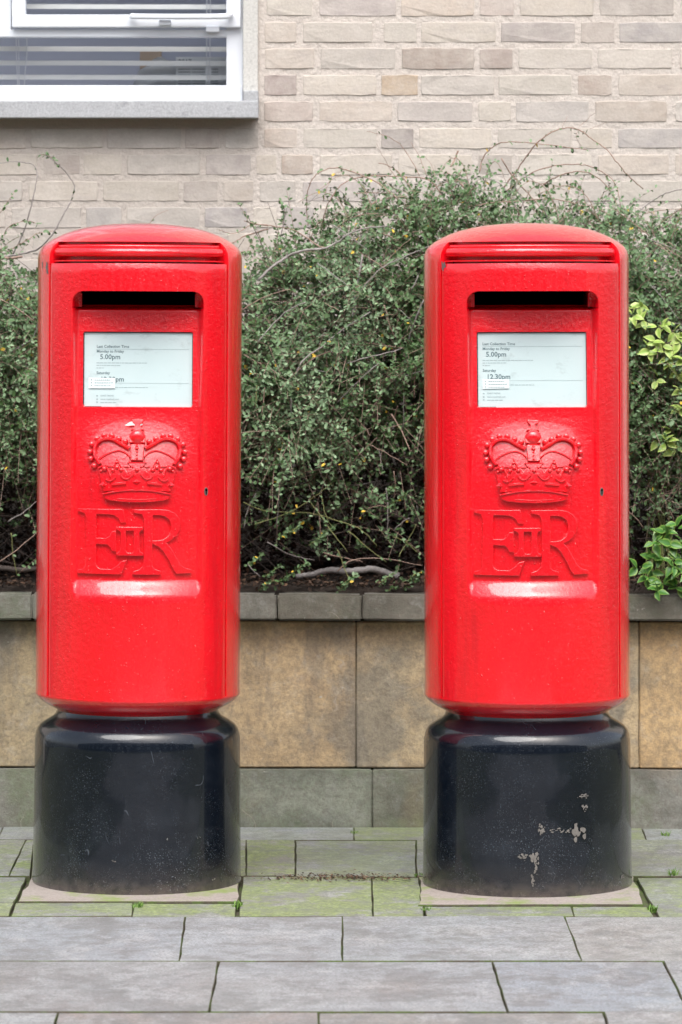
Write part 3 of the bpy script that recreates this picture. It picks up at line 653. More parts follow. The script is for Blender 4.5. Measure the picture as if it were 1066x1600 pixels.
def relief(polys, height, bev, holes=(), dz=0.0, mapf=pm):
    cu = bpy.data.curves.new('c', 'CURVE'); cu.dimensions = '2D'; cu.fill_mode = 'BOTH'; cu.extrude = height; cu.bevel_depth = bev; cu.bevel_resolution = 2; cu.offset = -bev
    for P in list(polys) + list(holes):
        sp = cu.splines.new('POLY'); sp.points.add(len(P) - 1); sp.use_cyclic_u = True
        for i, (x, z) in enumerate(P): sp.points[i].co = (x, z, 0, 1)
    ob = bpy.data.objects.new('c', cu); col.objects.link(ob); dg = bpy.context.evaluated_depsgraph_get()
    me = bpy.data.meshes.new_from_object(ob.evaluated_get(dg))
    bm = bmesh.new(); bm.from_mesh(me); xs_ = [q.co.x for q in bm.verts]; k = math.ceil(min(xs_) / .008)
    while k * .008 < max(xs_):
        bmesh.ops.bisect_plane(bm, geom=bm.verts[:] + bm.edges[:] + bm.faces[:], plane_co=(k * .008 + .0003, 0, 0), plane_no=(1, 0, 0)); k += 1
    bmesh.ops.triangulate(bm, faces=[f_ for f_ in bm.faces if len(f_.verts) > 4]); bm.to_mesh(me); bm.free()
    for q in me.vertices: q.co = mapf(q.co.x, q.co.y, q.co.z + dz)
    bpy.data.objects.remove(ob); bpy.data.curves.remove(cu)
    return me
def L3(pts): return [((x - 518) * .0003158, .941 - y * .0003158) for x, y in pts]
E_ = L3([(72, 84), (415, 82), (440, 185), (395, 185), (378, 152), (345, 130), (300, 124), (214, 124), (214, 302), (285, 302), (312, 288), (330, 250), (362, 246), (366, 402), (330, 400), (318, 372), (296, 352), (214, 350), (212, 500), (224, 525), (250, 535), (330, 535), (372, 508), (400, 478), (446, 464), (405, 576), (68, 576), (72, 548), (112, 538), (130, 515), (134, 150), (118, 118), (72, 108)])
R_poly = L3([(495, 84), (700, 82), (760, 90), (812, 116), (842, 155), (850, 195), (842, 245), (815, 292), (775, 322), (742, 335), (775, 370), (815, 440), (850, 500), (880, 526), (932, 540), (932, 570), (820, 574), (795, 540), (762, 470), (722, 405), (688, 368), (638, 344), (638, 508), (655, 532), (700, 546), (700, 577), (488, 577), (492, 552), (540, 536), (566, 508), (572, 450), (572, 160), (556, 122), (495, 108)])
R_hole = L3([(640, 128), (690, 128), (732, 138), (762, 162), (776, 200), (774, 250), (752, 290), (718, 312), (680, 318), (640, 318)])
N_ = L3([(364, 216), (568, 216), (568, 240), (552, 246), (541, 258), (541, 390), (551, 405), (570, 414), (570, 434), (364, 434), (364, 412), (386, 402), (397, 388), (397, 258), (384, 246), (364, 240)])
N_hole = L3([(438, 246), (496, 246), (496, 392), (486, 410), (450, 410), (438, 392)])
def C2(pts): return [((x - 532) * .000301, 1.1554 - y * .000301) for x, y in pts]
def mir(pts): return [(1064 - x, y) for x, y in pts]
def crown_mesh():
    mb = MB()
    def addme(me): mb.add([q.co[:] for q in me.vertices], [tuple(p.vertices) for p in me.polygons]); bpy.data.meshes.remove(me)
    body = [(222, 470), (270, 448), (300, 470), (322, 520), (335, 480), (350, 470), (372, 402), (400, 470), (430, 470), (452, 500), (470, 470), (594, 470), (612, 500), (634, 470), (664, 470), (692, 402), (714, 470), (729, 480), (742, 520), (764, 470), (794, 448), (842, 470), (815, 600), (800, 660), (532, 640), (264, 660), (249, 600)]
    addme(relief([C2(body)], .0048, .0012))
    for s in (lambda p: p, mir):      # velvet humps
        addme(relief([C2(s([(225, 415), (270, 380), (320, 350), (370, 338), (420, 345), (470, 378), (478, 470), (260, 465)]))], .0022, .0015))
        mb.tube([pm(*p, .004) for p in C2(catmull2(s([(225, 412), (290, 370), (370, 342), (430, 352), (474, 385)])))], .0022, 6)
    band = [(262, 682), (300, 665), (400, 648), (532, 641), (664, 648), (764, 665), (802, 682), (790, 718), (740, 732), (640, 742), (532, 745), (424, 742), (324, 732), (280, 718)]
    addme(relief([C2(band)], .0085, .0014))
    mb.tube([pm(*p, .0105) for p in C2(catmull2([(264, 682), (400, 655), (532, 647), (664, 655), (800, 682)]))], .0021, 6)
    mb.tube([pm(*p, .0092) for p in C2(catmull2([(380, 716), (532, 722), (684, 716)]))], .0015, 6)
    for (cx, cy, w_, h_) in ((530, 582, 36, 20), (265, 610, 34, 28), (799, 610, 34, 28)):
        x, z = C2([(cx, cy)])[0]; mb.sphere(pm(x, z, .006), 1, 4, 2, (w_ * .000301, .006, h_ * .000301))
    for s in (lambda p: p, mir):
        mb.tube([pm(*p, .0065) for p in C2(s([(335, 604), (390, 597), (450, 592)]))], .0040, 8)
        # arches
        mb.tube([pm(*p, .0035) for p in C2(catmull2(s([(238, 445), (205, 395), (192, 340), (205, 290), (240, 258), (290, 244), (345, 254), (400, 285), (470, 322)])))], .0052, 8)
        mb.tube([pm(*p, .0070) for p in C2(catmull2(s([(285, 565), (320, 578), (350, 560), (365, 545)])))], .002, 6)
        mb.tube([pm(*p, .0070) for p in C2(catmull2(s([(405, 530), (425, 555), (460, 560), (490, 535), (505, 520)])))], .002, 6)
        for (cx, cy, rr_) in ((372, 430, 15), (342, 492, 19), (408, 490, 19), (375, 470, 18), (275, 482, 24), (250, 500, 14), (500, 465, 12)):
            x, z = C2(s([(cx, cy)]))[0]; mb.sphere(pm(x, z, .0055), rr_ * .000301, 8, 6, (1, .9, 1))
        mb.tube([pm(*p, .0074) for p in C2(s([(345, 480), (372, 402), (412, 478)]))], .0017, 6)
        mb.tube([pm(*p, .0072) for p in C2(s([(225, 480), (285, 452), (322, 545)]))], .0018, 6)
    addme(relief([C2([(455, 428), (609, 428), (560, 490), (532, 505), (504, 490)])], .0055, .0012))
    mb.tube([pm(*p, .0066) for p in C2([(455, 432), (609, 432)])], .0016, 6)
    addme(relief([C2([(478, 285), (588, 285), (582, 415), (482, 415)])], .006, .002))
    for cy in (300, 320, 345, 370, 398):
        x, z = C2([(530, cy)])[0]; mb.sphere(pm(x, z, .0075), (17 if cy == 320 else 11) * .000301, 8, 6)
    x, z = C2([(532, 240)])[0]; mb.sphere(pm(x, z, .003), 1, 18, 10, (.0205, .012, .0215))
    addme(relief([C2([(465, 232), (600, 232), (594, 275), (470, 275)])], .0075, .002))
    addme(relief([C2([(488, 92), (582, 92), (576, 118), (552, 132), (556, 150), (585, 176), (480, 176), (508, 150), (512, 132), (494, 118)])], .0055, .0016))
    x, z = C2([(532, 462)])[0]; mb.sphere(pm(x, z + -.008, .006), .0055, 8, 6)
    vv = []
    for (x, y, z) in mb.v:
        b0 = -pm(x, z, 0)[1]; h = -y - b0; vv.append((x, -(b0 + h * 1.4), z))
    return mesh(vv, mb.f, 'crown')
def catmull2(pts, n=5): return [(p.x, p.y) for p in catmull([(x, y, 0) for x, y in pts], n)]
BEADS = [(437, 267), (385, 245), (328, 221), (268, 221), (212, 245), (170, 290), (156, 350), (163, 405), (190, 460)]

def build_box(root, variant):
    door = link('door', door_me, M['red'], root, True, 40)
    shell = link('shell', shell_me, M['red'], root, True, 40)
    link('base', base_me, M['black'], root, True, 40)
    link('rain_hood', hood_me, M['red'], root, True, 50)
    link('slot_lining', slot_me, M['dark'], root)
    c = link('crown', crown_me, M['red'], root, True, 45)
    for s in (0, 1):
        for p in BEADS:
            x, z = C2([p if not s else (1064 - p[0], p[1])])[0]
            o = bpy.data.objects.new('bead', bead_me); col.objects.link(o); o.parent = c; o.location = pm(x, z, .0055)
    link('letter_e', e_me, M['red'], root, True, 40); link('letter_r', r_me, M['red'], root, True, 40); link('numeral', n_me, M['red'], root, True, 40)
    k = link('keyhole', key_me, M['steel'], root, True, 40); link('key_slot', keys_me, M['dark'], k)
    link('seam_shade', seam_me, M['dark'], root)  # dark strips behind the door gaps, their shade put into colour
    # notice behind its cover
    nt_ = link('notice', notice_me, M['paper'], root)
    T = []; A = T.append
    ox = -.0995 if variant == 0 else -.1175; oz = .002 if variant == 0 else .009
    def Z(cy): return 1.336 - (cy - 60) / 620 * .180 + oz      # from rows of the enlarged photograph
    A(('Last Collection Time', ox, Z(196), .0092)); A(('Monday to Friday', ox, Z(236), .0092)); A(('5.00pm', ox + .008, Z(290), .0165))
    A(('Saturday', ox, Z(414), .0092)); A(('12.30pm', ox + .009, Z(474), .0165))
    V, Fc = text_mesh(T, 'x'); V = [pm(x, z, -.0068) for x, y, z in V]; link('lettering', mesh(V, Fc, 'lettering'), M['ink'], nt_)
    T = [('03457 740740', ox + .010, Z(598), .0055), ('www.royalmail.com', ox + .010, Z(626), .0055)]
    V, Fc = text_mesh(T, 'x')
    def bar(x0, x1, z, h): n_ = len(V); V.extend([(x0, 0, z), (x1, 0, z), (x1, 0, z + h), (x0, 0, z + h)]); Fc.append((n_, n_ + 1, n_ + 2, n_ + 3))
    bar(ox, .122, Z(209), .0007); bar(ox + .04, .122, Z(489), .0007); 
    r = random.Random(5)
    for (cy, L) in ((324, .118), (345, .05), (366, .018), (526, .12), (650, .03)):
        x = ox + (.04 if cy == 526 else 0) + (.01 if cy == 650 else 0); xe = x + L * (.7 if cy == 526 else 1)
        while x < xe: w_ = r.uniform(.003, .009); bar(x, x + w_, Z(cy), .0016); x += w_ + .0015
    for cy in (598, 626, 650): bar(ox, ox + .004, Z(cy), .003)
    V = [pm(x, z, -.0068) for x, y, z in V]; link('small_print', mesh(V, Fc, 'small_print'), M['faint'], nt_)
    gk = MB()
    for (xa, xb, za, zb) in ((-GX + .0006, -GX + .0028, GZ0 + .004, GZ1 - .003), (GX - .0020, GX - .0006, GZ0 + .006, GZ1 - .006), (-GX + .004, GX - .004, GZ1 - .0024, GZ1 - .0006), (-GX + .004, -GX + .045, GZ0 + .0004, GZ0 + .0016)):
        gk.add([pm(xa, za, -.0055), pm(xb, za, -.0055), pm(xb, zb, -.0055), pm(xa, zb, -.0055)], [(0, 1, 2, 3)])
    gk.build('gasket', M['gasket'], nt_)
    # little address sticker lying over the notice
    sx0, sx1, sz = -.118, -.0545, 1.2015
    st = MB(); zt = sz + (.0245 if variant == 0 else .0225)
    st.add([pm(sx0, sz, -.0045), pm(sx1, sz + (.001 if variant else .0), -.0045), pm(sx1, zt, -.0055), pm(sx0, zt + .001, -.0055)], [(0, 1, 2, 3)]); st.build('sticker', M['sticker'], nt_)
    V = []; Fc = []
    for k_ in range(3):
        z_ = zt - .0055 - k_ * .0068; bar(sx0 + .005, sx0 + .008, z_, .0026); x = sx0 + .014
        while x < sx1 - .012 + .006 * (k_ == 1): w_ = r.uniform(.003, .006); bar(x, x + w_, z_, .0018); x += w_ + .0012
    V = [pm(x, z, -.0040) for x, y, z in V]; link('sticker_print', mesh(V, Fc, 'sticker_print'), M['faint'], nt_)
    link('cover_glass', cover_me, M['cover'], root)
    return root
def flat_patch(x0, x1, z0, z1, h, n_=6):
    v = []; f = []
    for j in range(n_ + 1):
        z = z0 + (z1 - z0) * j / n_; v += [pm(x0, z, h), pm(x1, z, h)]
    for j in range(n_): f.append((2 * j, 2 * j + 1, 2 * j + 3, 2 * j + 2))
    return mesh(v, f, 'patch')
door_me = door_mesh(); shell_me = shell_mesh(); crown_me = crown_mesh()
e_me = relief([E_], .0058, .0013); r_me = relief([R_poly], .0066, .0013, [R_hole]); n_me = relief([N_], .0084, .0012, [N_hole])
bm_ = MB(); bm_.sphere((0, 0, 0), .0072, 14, 9, (1, .85, 1)); bead_me = mesh(bm_.v, bm_.f, 'bead'); bead_me.materials.append(M['red']); bead_me.polygons.foreach_set('use_smooth', [True] * len(bead_me.polygons))
full = [2 * math.pi * k / 128 for k in range(129)]
v, f = lathe([(.02, -.005), (.2535, -.005), (.2545, .004), (.2535, .02), (.2525, .10), (.2512, .25), (.2505, .335), (.2500, .350), (.2478, .362), (.2435, .373), (.236, .382), (.222, .391), (.208, .399), (.2015, .405), (.1985, .411), (.1965, .4165), (.196, .4185), (.02, .4185)], full)
base_me = mesh(v, f, 'base')
# rain hood roll: a moulding that follows the curve above the door
hp = [(.205, 1.5465), (.2235, 1.5455), (.2265, 1.5435), (.2275, 1.5405), (.2265, 1.5385), (.2335, 1.5365), (.2375, 1.5320), (.2385, 1.5265), (.2375, 1.5215), (.2335, 1.5180), (.226, 1.5165), (.205, 1.5160)]
v, f = lathe(hp, [-R_(58.5) + R_(117) * k / 80 for k in range(81)]); n0 = len(hp)
f.append(tuple(j * 81 for j in range(n0))); f.append(tuple(j * 81 + 80 for j in range(n0))[::-1])
lip = [(.205, 1.5085), (.236, 1.5085), (.2385, 1.5075), (.2385, 1.5050), (.205, 1.5050)]
v2, f2 = lathe(lip, [-R_(59) + R_(118) * k / 80 for k in range(81)]); nv = len(v); v += v2; f += [tuple(i + nv for i in q_) for q_ in f2]
hood_me = mesh(v, f, 'rain_hood')
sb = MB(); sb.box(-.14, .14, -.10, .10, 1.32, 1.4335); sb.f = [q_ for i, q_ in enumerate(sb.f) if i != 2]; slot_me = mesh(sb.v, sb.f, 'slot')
v, f = lathe([(.213, .459), (.213, 1.5045)], [TH0 - R_(1.2), TH0 - R_(.1)]); v2, f2 = lathe([(.213, .459), (.213, 1.5045)], [-TH0 + R_(.1), -TH0 + R_(1.2)])
seam_me = mesh(v + v2, f + [tuple(i + 4 for i in q_) for q_ in f2], 'seam')
notice_me = flat_patch(-GX + .0005, GX - .0005, GZ0 - .001, GZ1 + .001, -.0072); cover_me = flat_patch(-GX + .001, GX - .001, GZ0 + .001, GZ1 - .001, -.0030)
# keyhole escutcheon on the door edge beside the panel
kx, kz = .1645, .956; ky = math.sqrt(RB * RB - kx * kx); kn = Vector((kx, -ky, 0)).normalized(); kt = Vector((kn.y, -kn.x, 0)) * -1
def disc(rx, rz, h, th, n_=16, zc=0, xs=0):
    c = Vector((kx, -ky, kz + zc)) + kt * xs; v = []; 
    for k in range(n_): a_ = 2 * math.pi * k / n_; v.append(c + kt * math.cos(a_) * rx + Vector((0, 0, math.sin(a_) * rz)) + kn * (h - th))
    for k in range(n_): a_ = 2 * math.pi * k / n_; v.append(c + kt * math.cos(a_) * rx + Vector((0, 0, math.sin(a_) * rz)) + kn * h)
    return v, [(k, (k + 1) % n_, n_ + (k + 1) % n_, n_ + k) for k in range(n_)] + [tuple(range(n_, 2 * n_))]
kb = MB(); kb.add(*disc(.0058, .0100, .0008, .004)); key_me = mesh(kb.v, kb.f, 'keyhole')
kb = MB(); kb.add(*disc(.0032, .0035, .0014, .003, zc=.0035)); kb.add(*disc(.0016, .006, .0014, .003, zc=-.002)); keys_me = mesh(kb.v, kb.f, 'key_slot')

def chip(name, root, x, z, w_, h_, seed, mat, r=.2535, n_=18, surface='cyl'):
    rr_ = random.Random(seed); v = []; c = None
    ph = [rr_.uniform(0, 6.28) for _ in range(4)]
    for k in range(n_):
        a_ = 2 * math.pi * k / n_; q_ = 1 + .25 * math.sin(2 * a_ + ph[0]) + .25 * math.sin(3 * a_ + ph[1]) + .2 * math.sin(5 * a_ + ph[2]) + rr_.uniform(-.12, .12)
        xx = x + math.cos(a_) * w_ * q_ / 2; zz = z + math.sin(a_) * h_ * q_ / 2
        v.append((xx, -math.sqrt(r * r - xx * xx), zz) if surface == 'cyl' else pm(xx, zz, r))
    v.append((x, -math.sqrt(r * r - x * x), z) if surface == 'cyl' else pm(x, z, r))
    f = [(k, (k + 1) % n_, n_) for k in range(n_)]
    return link(name, mesh(v, f, name), mat, root)
GRP = 'red post boxes on the pavement'
left = tag(empty('post_box', (xw(214.0, 9.855), 9.855, .004), (0, R_(.30), R_(1.3))), 'red pillar post box with a torn pale label scrap over its crown', 'post box', GRP)
build_box(left, 0)
right = tag(empty('post_box', (xw(824.0, 9.815), 9.815, .004), (0, R_(-.10), R_(1.6))), 'red pillar post box with bare grey paint chips on its black base', 'post box', GRP)
build_box(right, 1)
x_, z_ = C2([(520, 130)])[0]
chip('label_scrap', left, x_ - .004, z_ + .001, .030, .013, 3, M['scrap'], .0085, 18, 'pm')
def chip_cluster(root, cx, cz, w_, h_, seed, n_=16, r=.2542):
    q = random.Random(seed); mb = MB()
    for k in range(n_):
        x = cx + q.gauss(0, .30) * w_; z = cz + q.gauss(0, .30) * h_; a_ = min(w_, h_) * q.uniform(.08, .30); m_ = 7; vs = []
        for j in range(m_):
            t = 2 * math.pi * j / m_; xx = x + math.cos(t) * a_ * q.uniform(.5, 1.3) * (1.3 if w_ > h_ else .9); zz = z + math.sin(t) * a_ * q.uniform(.5, 1.3) * (.8 if w_ > h_ else 1.15); vs.append((xx, -math.sqrt(r * r - xx * xx) - k * .00004, zz))
        mb.add(vs, [tuple(range(m_))])
    return mb.build('paint_chip', M['chip'], root)
for i, (px_, py_, w_, h_) in enumerate([(832, 1296, 9, 9), (857, 1297, 22, 5), (875, 1300, 14, 6), (891, 1301, 17, 22), (900, 1245, 16, 6), (903, 1264, 7, 7), (808, 1338, 14, 8), (822, 1338, 12, 12), (823, 1354, 10, 28), (820, 1376, 7, 14), (967, 1380, 5, 7)]):
    chip_cluster(right, (px_ - 824) * .001520, EYE - (py_ - 480) * .001520, w_ * .00152, h_ * .00152, 20 + i)
for i, (px_, py_, w_, h_) in enumerate([(266, 1314, 5, 5), (180, 1349, 6, 5), (338, 1384, 7, 5), (315, 1315, 6, 3)]):
    chip_cluster(left, (px_ - 214) * .001520, EYE - (py_ - 480) * .001520, w_ * .00152, h_ * .00152, 50 + i, 5)
for (root, px_, py_, w_, h_, s_) in ((right, -136, 418, 5, 15, 4), (left, -144, 422, 4, 15, 5), (left, -152, 417, 2, 8, 6)):
    chip('paint_chip', root, px_ * .00154, EYE - (py_ - 480) * .00154, w_ * .00154, h_ * .00154, s_, M['steel'], .2490)

# ================================================================== SHRUBS
def fnoise(P, s, seed=0):
    """cheap smooth 3-D noise for arrays"""
    r = np.random.default_rng(seed); o = np.zeros(len(P))
    for k in range(6):
        d = r.normal(size=3); d /= np.linalg.norm(d); o += np.sin(P @ d * s * (1 + .35 * k) + r.uniform(0, 6.28))
    return o / 6
LEAF = np.array([(0, 0, 0), (.30, .42, .06), (.72, .46, .07), (1, 0, -.02), (.72, -.46, .07), (.30, -.42, .06), (.5, 0, -.05)])   # along, across, up
def leaves_mesh(pos, d, nrm, L, W, tint):
    """one oval folded leaf at each pos"""
    d = d / np.linalg.norm(d, axis=1, keepdims=True); s = np.cross(nrm, d); s /= np.linalg.norm(s, axis=1, keepdims=True) + 1e-9; u = np.cross(d, s)
    V = pos[:, None, :] + LEAF[None, :, 0, None] * (d * L[:, None])[:, None, :] + LEAF[None, :, 1, None] * (s * W[:, None])[:, None, :] + LEAF[None, :, 2, None] * (u * L[:, None])[:, None, :]
    n_ = len(pos); base = (np.arange(n_) * 7)[:, None]
    Q = np.concatenate([base + np.array([[0, 6, 2, 1]]), base + np.array([[6, 3, 2, 2]])[:, [0, 1, 2, 2]], base + np.array([[0, 5, 4, 6]])], axis=0) if False else None
    T = np.concatenate([base + np.array([t]) for t in ((0, 6, 1), (6, 2, 1), (6, 3, 2), (0, 5, 6), (5, 4, 6), (4, 3, 6))], axis=0)
    return V.reshape(-1, 3), T, np.repeat(tint, 7)
def twig_mesh(paths, r0, n=3):
    """paths: array (K, m, 3)"""
    K, m_, _ = paths.shape; t = np.gradient(paths, axis=1); t /= np.linalg.norm(t, axis=2, keepdims=True) + 1e-9
    up = np.array([.3, .5, .81]); u = np.cross(t, up); u /= np.linalg.norm(u, axis=2, keepdims=True) + 1e-9; w_ = np.cross(t, u)
    rad = r0[:, None] * np.linspace(1, .45, m_)[None, :]
    ang = 2 * np.pi * np.arange(n) / n
    V = paths[:, :, None, :] + (u[:, :, None, :] * np.cos(ang)[None, None, :, None] + w_[:, :, None, :] * np.sin(ang)[None, None, :, None]) * rad[:, :, None, None]
    idx = np.arange(K * m_ * n).reshape(K, m_, n); a_ = idx[:, :-1, :]; b_ = idx[:, 1:, :]
    Q = np.stack([a_, np.roll(a_, -1, 2), np.roll(b_, -1, 2), b_], axis=-1).reshape(-1, 4)
    return V.reshape(-1, 3), Q
PROF = [(-200, 330), (-60, 350), (0, 385), (30, 400), (70, 425), (150, 450), (250, 450), (330, 430), (380, 425), (410, 395), (450, 370), (500, 345), (550, 318), (600, 300), (650, 288), (700, 282), (760, 290), (820, 305), (880, 330), (930, 322), (980, 322), (1066, 338), (1200, 340), (1400, 380)]
def top_z(x):
    x = np.asarray(x)
    px = x * F / 11.15 + 500; return EYE + (480 - np.interp(px, [p[0] for p in PROF], [p[1] + 18 for p in PROF])) * 11.15 / F
def grow(x0, x1, nspr, seed):
    r = np.random.default_rng(seed); X = r.uniform(x0, x1, nspr * 3); zt = top_z(X)
    zlo = .70; u = r.uniform(0, 1, nspr * 3); Z = zlo + (zt - zlo) * u
    h = (Z - zlo) / (zt - zlo)
    depth = r.exponential(.11, nspr * 3); depth = np.where(depth > .5, r.uniform(0, .5, nspr * 3), depth)
    front = 10.90 + .30 * np.clip((h - .55) / .45, 0, 1) ** 2.2 + .10 * np.clip((.35 - h) / .35, 0, 1)
    P = np.stack([X, front + depth, Z], 1)
    P[:, 1] += .10 * fnoise(P * [1, 0, 1], 9, seed) + .03 * fnoise(P * [1, 0, 1], 23, seed + 9)
    P[:, 1] -= (X - .1) * YAW * .8
    dens = np.where(Z > 1.04, 1.0, np.clip((Z - .68) / .38, 0, 1) ** 2.4 * .35 + .02) * np.where(h > .90, .42, 1)
    lump = fnoise(P, 17, seed + 1); dens = dens * np.clip(.62 + 2.4 * lump, .04, 1)
    keep = r.uniform(0, 1, len(P)) < dens; P = P[keep][:nspr]; h = h[keep][:nspr]
    K = len(P); m_ = 6
    D = r.normal(size=(K, 3)); D[:, 1] = -abs(D[:, 1]) * .8 - .15; D[:, 2] += np.where(h > .85, .9, -.05); D /= np.linalg.norm(D, axis=1, keepdims=True)
    Ls = r.uniform(.06, .17, K); bend = r.normal(size=(K, 3)) * .25; bend[:, 2] -= .35
    t = np.linspace(0, 1, m_)[None, :, None]
    paths = P[:, None, :] + D[:, None, :] * (Ls[:, None, None] * t) + bend[:, None, :] * (Ls[:, None, None] * t * t * .6)
    # leaves along each sprig
    pos = []; dr = []; nr = []; LL = []; tn = []
    spr_t = np.clip(.50 + .30 * fnoise(P, 8, seed + 5) + .15 * fnoise(P, 21, seed + 6) + r.normal(0, .07, K), .05, .9)
    S0 = r.normal(size=(K, 3)) + np.array([0, -.3, .0]); S0 -= D * np.sum(S0 * D, 1, keepdims=True); S0 /= np.linalg.norm(S0, axis=1, keepdims=True)
    for k in range(13):
        tt = (k + 1 + r.uniform(-.15, .35, K)) / 13.3; tt = tt[:, None]; p = P + D * (Ls[:, None] * tt) + bend * (Ls[:, None] * tt * tt * .6)
        side = S0 * (1 if k % 2 else -1) + r.normal(size=(K, 3)) * .38; side -= D * np.sum(side * D, 1, keepdims=True); side /= np.linalg.norm(side, axis=1, keepdims=True)
        d = side + D * .6; n_ = r.normal(size=(K, 3)) * .38 + np.array([0, -.6, .7]) + .4 * np.cross(D, S0); ok = r.uniform(0, 1, K) < .88
        pos.append(p[ok]); dr.append(d[ok]); nr.append(n_[ok]); LL.append((r.uniform(.0110, .0185, K) * np.where(r.uniform(0, 1, K) < .12, 1.35, 1) * (1.1 - .35 * tt[:, 0]))[ok])
        ti = np.clip(spr_t + r.normal(0, .13, K), 0, .94); ti = np.where(r.uniform(0, 1, K) < .005, 1.0, ti); tn.append(ti[ok])
    pos = np.concatenate(pos); dr = np.concatenate(dr); nr = np.concatenate(nr); LL = np.concatenate(LL); tn = np.concatenate(tn)
    return paths, r.uniform(.0007, .0015, K), leaves_mesh(pos, dr, nr, LL, LL * r.uniform(.5, .68, len(LL)), tn)
def branch(root, pts, r0, r1=None, mat='bark', leafy=0.0, seed=0, Y=None):
    """pts: 3-D points; a stem with optional small leaves (returned)"""
    P = catmull(pts, 5); n_ = len(P); r1 = r1 or r0 * .5
    rr_ = random.Random(seed); P = [p + Vector((rr_.uniform(-1, 1), rr_.uniform(-1, 1), rr_.uniform(-1, 1))) * .0012 for p in P]
    mb = MB(); mb.tube(P, [r0 + (r1 - r0) * i / (n_ - 1) for i in range(n_)], 6)
    o = mb.build('branch', M[mat], root, True); o.location = -root.location
    if leafy:
        out_ = []
        for i in range(n_ - 1):
            L = (P[i + 1] - P[i]).length; c = int(L * leafy + rr_.random())
            for _ in range(c): out_.append((P[i].lerp(P[i + 1], rr_.random()), (P[i + 1] - P[i]).normalized()))
        return out_
    return []
def leaf_cloud(pts, seed, size=(.009, .016), yellow=.03):
    if not pts: return None
    r = np.random.default_rng(seed); pos = np.array([p[0][:] for p in pts]); t = np.array([p[1][:] for p in pts]); K = len(pos)
    d = r.normal(size=(K, 3)) * .8 + t * .5; d[:, 2] -= .25; n_ = r.normal(size=(K, 3)) * .5 + np.array([0, -.7, .6]); L = r.uniform(*size, K)
    tn = np.clip(r.normal(.45, .16, K), 0, .94); tn = np.where(r.uniform(0, 1, K) < yellow, 1.0, tn)
    return leaves_mesh(pos, d, n_, L, L * .58, tn)
def tr(crop, origin, scale, Y, wig=.03, seed=0):
    r = random.Random(seed + int(crop[0][0])); o = []; y = Y
    for i, (x, z) in enumerate(crop):
        y = Y + wig * math.sin(i * 1.1 + seed); o.append(at(origin[0] + x / scale, origin[1] + z / scale, y))
    return o
def shrub(label, x0, x1, nspr, seed, branches, mid_x):
    root = tag(empty('cotoneaster_shrub', (mid_x, 11.15, .64)), label, 'shrub', 'cotoneaster shrubs in the planter')
    paths, rad, (V, T, tn) = grow(x0, x1, nspr, seed)
    extra = []
    for i, (pts, r0, r1, mat, leafy) in enumerate(branches): extra += branch(root, pts, r0, r1, mat, leafy, i + seed)
    ex = leaf_cloud(extra, seed)
    if ex is not None:
        T = np.concatenate([T, ex[1] + len(V)]); V = np.concatenate([V, ex[0]]); tn = np.concatenate([tn, ex[2]])
    o = link('foliage', npmesh(V, T, 'foliage', tn), M['leaf'], root); tag(o, kind='stuff'); o.location = -root.location
    V2, Q2 = twig_mesh(paths, rad); o = link('twigs', npmesh(V2, Q2, 'twigs'), M['bark'], root); tag(o, kind='stuff'); o.location = -root.location
    # bare thicket low inside, packed with added dark twigs and leaves for shade
    r = np.random.default_rng(seed + 3); K = int(2600 * (x1 - x0) / 1.6)
    P0 = np.stack([r.uniform(x0, x1, K), 11.0 + r.uniform(0, .5, K) ** 1.0, r.uniform(.66, 1.35, K)], 1); D = r.normal(size=(K, 3)) * [1, .5, .7]; D /= np.linalg.norm(D, axis=1, keepdims=True)
    Ls = r.uniform(.08, .32, K); bend = r.normal(size=(K, 3)) * .25; t = np.linspace(0, 1, 6)[None, :, None]
    pt = P0[:, None, :] + D[:, None, :] * Ls[:, None, None] * t + bend[:, None, :] * Ls[:, None, None] * t * t; pt[:, :, 2] = np.clip(pt[:, :, 2], .645, 9)
    V2, Q2 = twig_mesh(pt, r.uniform(.0008, .0026, K)); o = link('bare_twigs', npmesh(V2, Q2, 'bare_twigs'), M['darkbark'], root); tag(o, kind='stuff'); o.location = -root.location
    K = int(16000 * (x1 - x0) / 1.6); pos = np.stack([r.uniform(x0, x1, K), 11.13 + r.uniform(0, .38, K), r.uniform(.66, 1.42, K)], 1)
    L = r.uniform(.012, .026, K); V3, T3, tn3 = leaves_mesh(pos, r.normal(size=(K, 3)), r.normal(size=(K, 3)), L, L * .6, r.uniform(0, .6, K)); o = link('dark_filler_leaves', npmesh(V3, T3, 'dark_filler_leaves', tn3), M['deadleaf'], root); tag(o, kind='stuff'); o.location = -root.location
    return root
c4, c3, cm, cl, c5 = ((726, 200), 3.135), ((400, 200), 3.135), ((370, 380), 3.553), ((370, 650), 3.553), ((0, 180), 2.538)
BRC = []
def b(crop, o, Y, r0=.0018, r1=.0011, mat='bark', leafy=0): BRC.append((tr(crop, o[0], o[1], Y, .02, len(BRC)), r0, r1, mat, leafy))
TY = 11.16
b([(75, 215), (85, 160), (110, 120), (160, 80), (230, 68), (350, 75), (480, 92), (600, 105)], c4, TY, leafy=60)
b([(190, 290), (250, 215), (310, 130), (370, 60), (440, 15), (500, 0), (560, 10), (620, 50), (690, 100), (740, 160), (800, 230), (875, 300)], c4, TY + .02, .0022, .0014, leafy=45)
b([(190, 320), (270, 260), (350, 210), (440, 185), (540, 178), (620, 190), (700, 230), (740, 280), (760, 350), (770, 470)], c4, TY, leafy=45)
b([(370, 290), (430, 250), (510, 218), (590, 215), (660, 250), (710, 300), (740, 360), (755, 430)], c4, TY + .04, leafy=70)
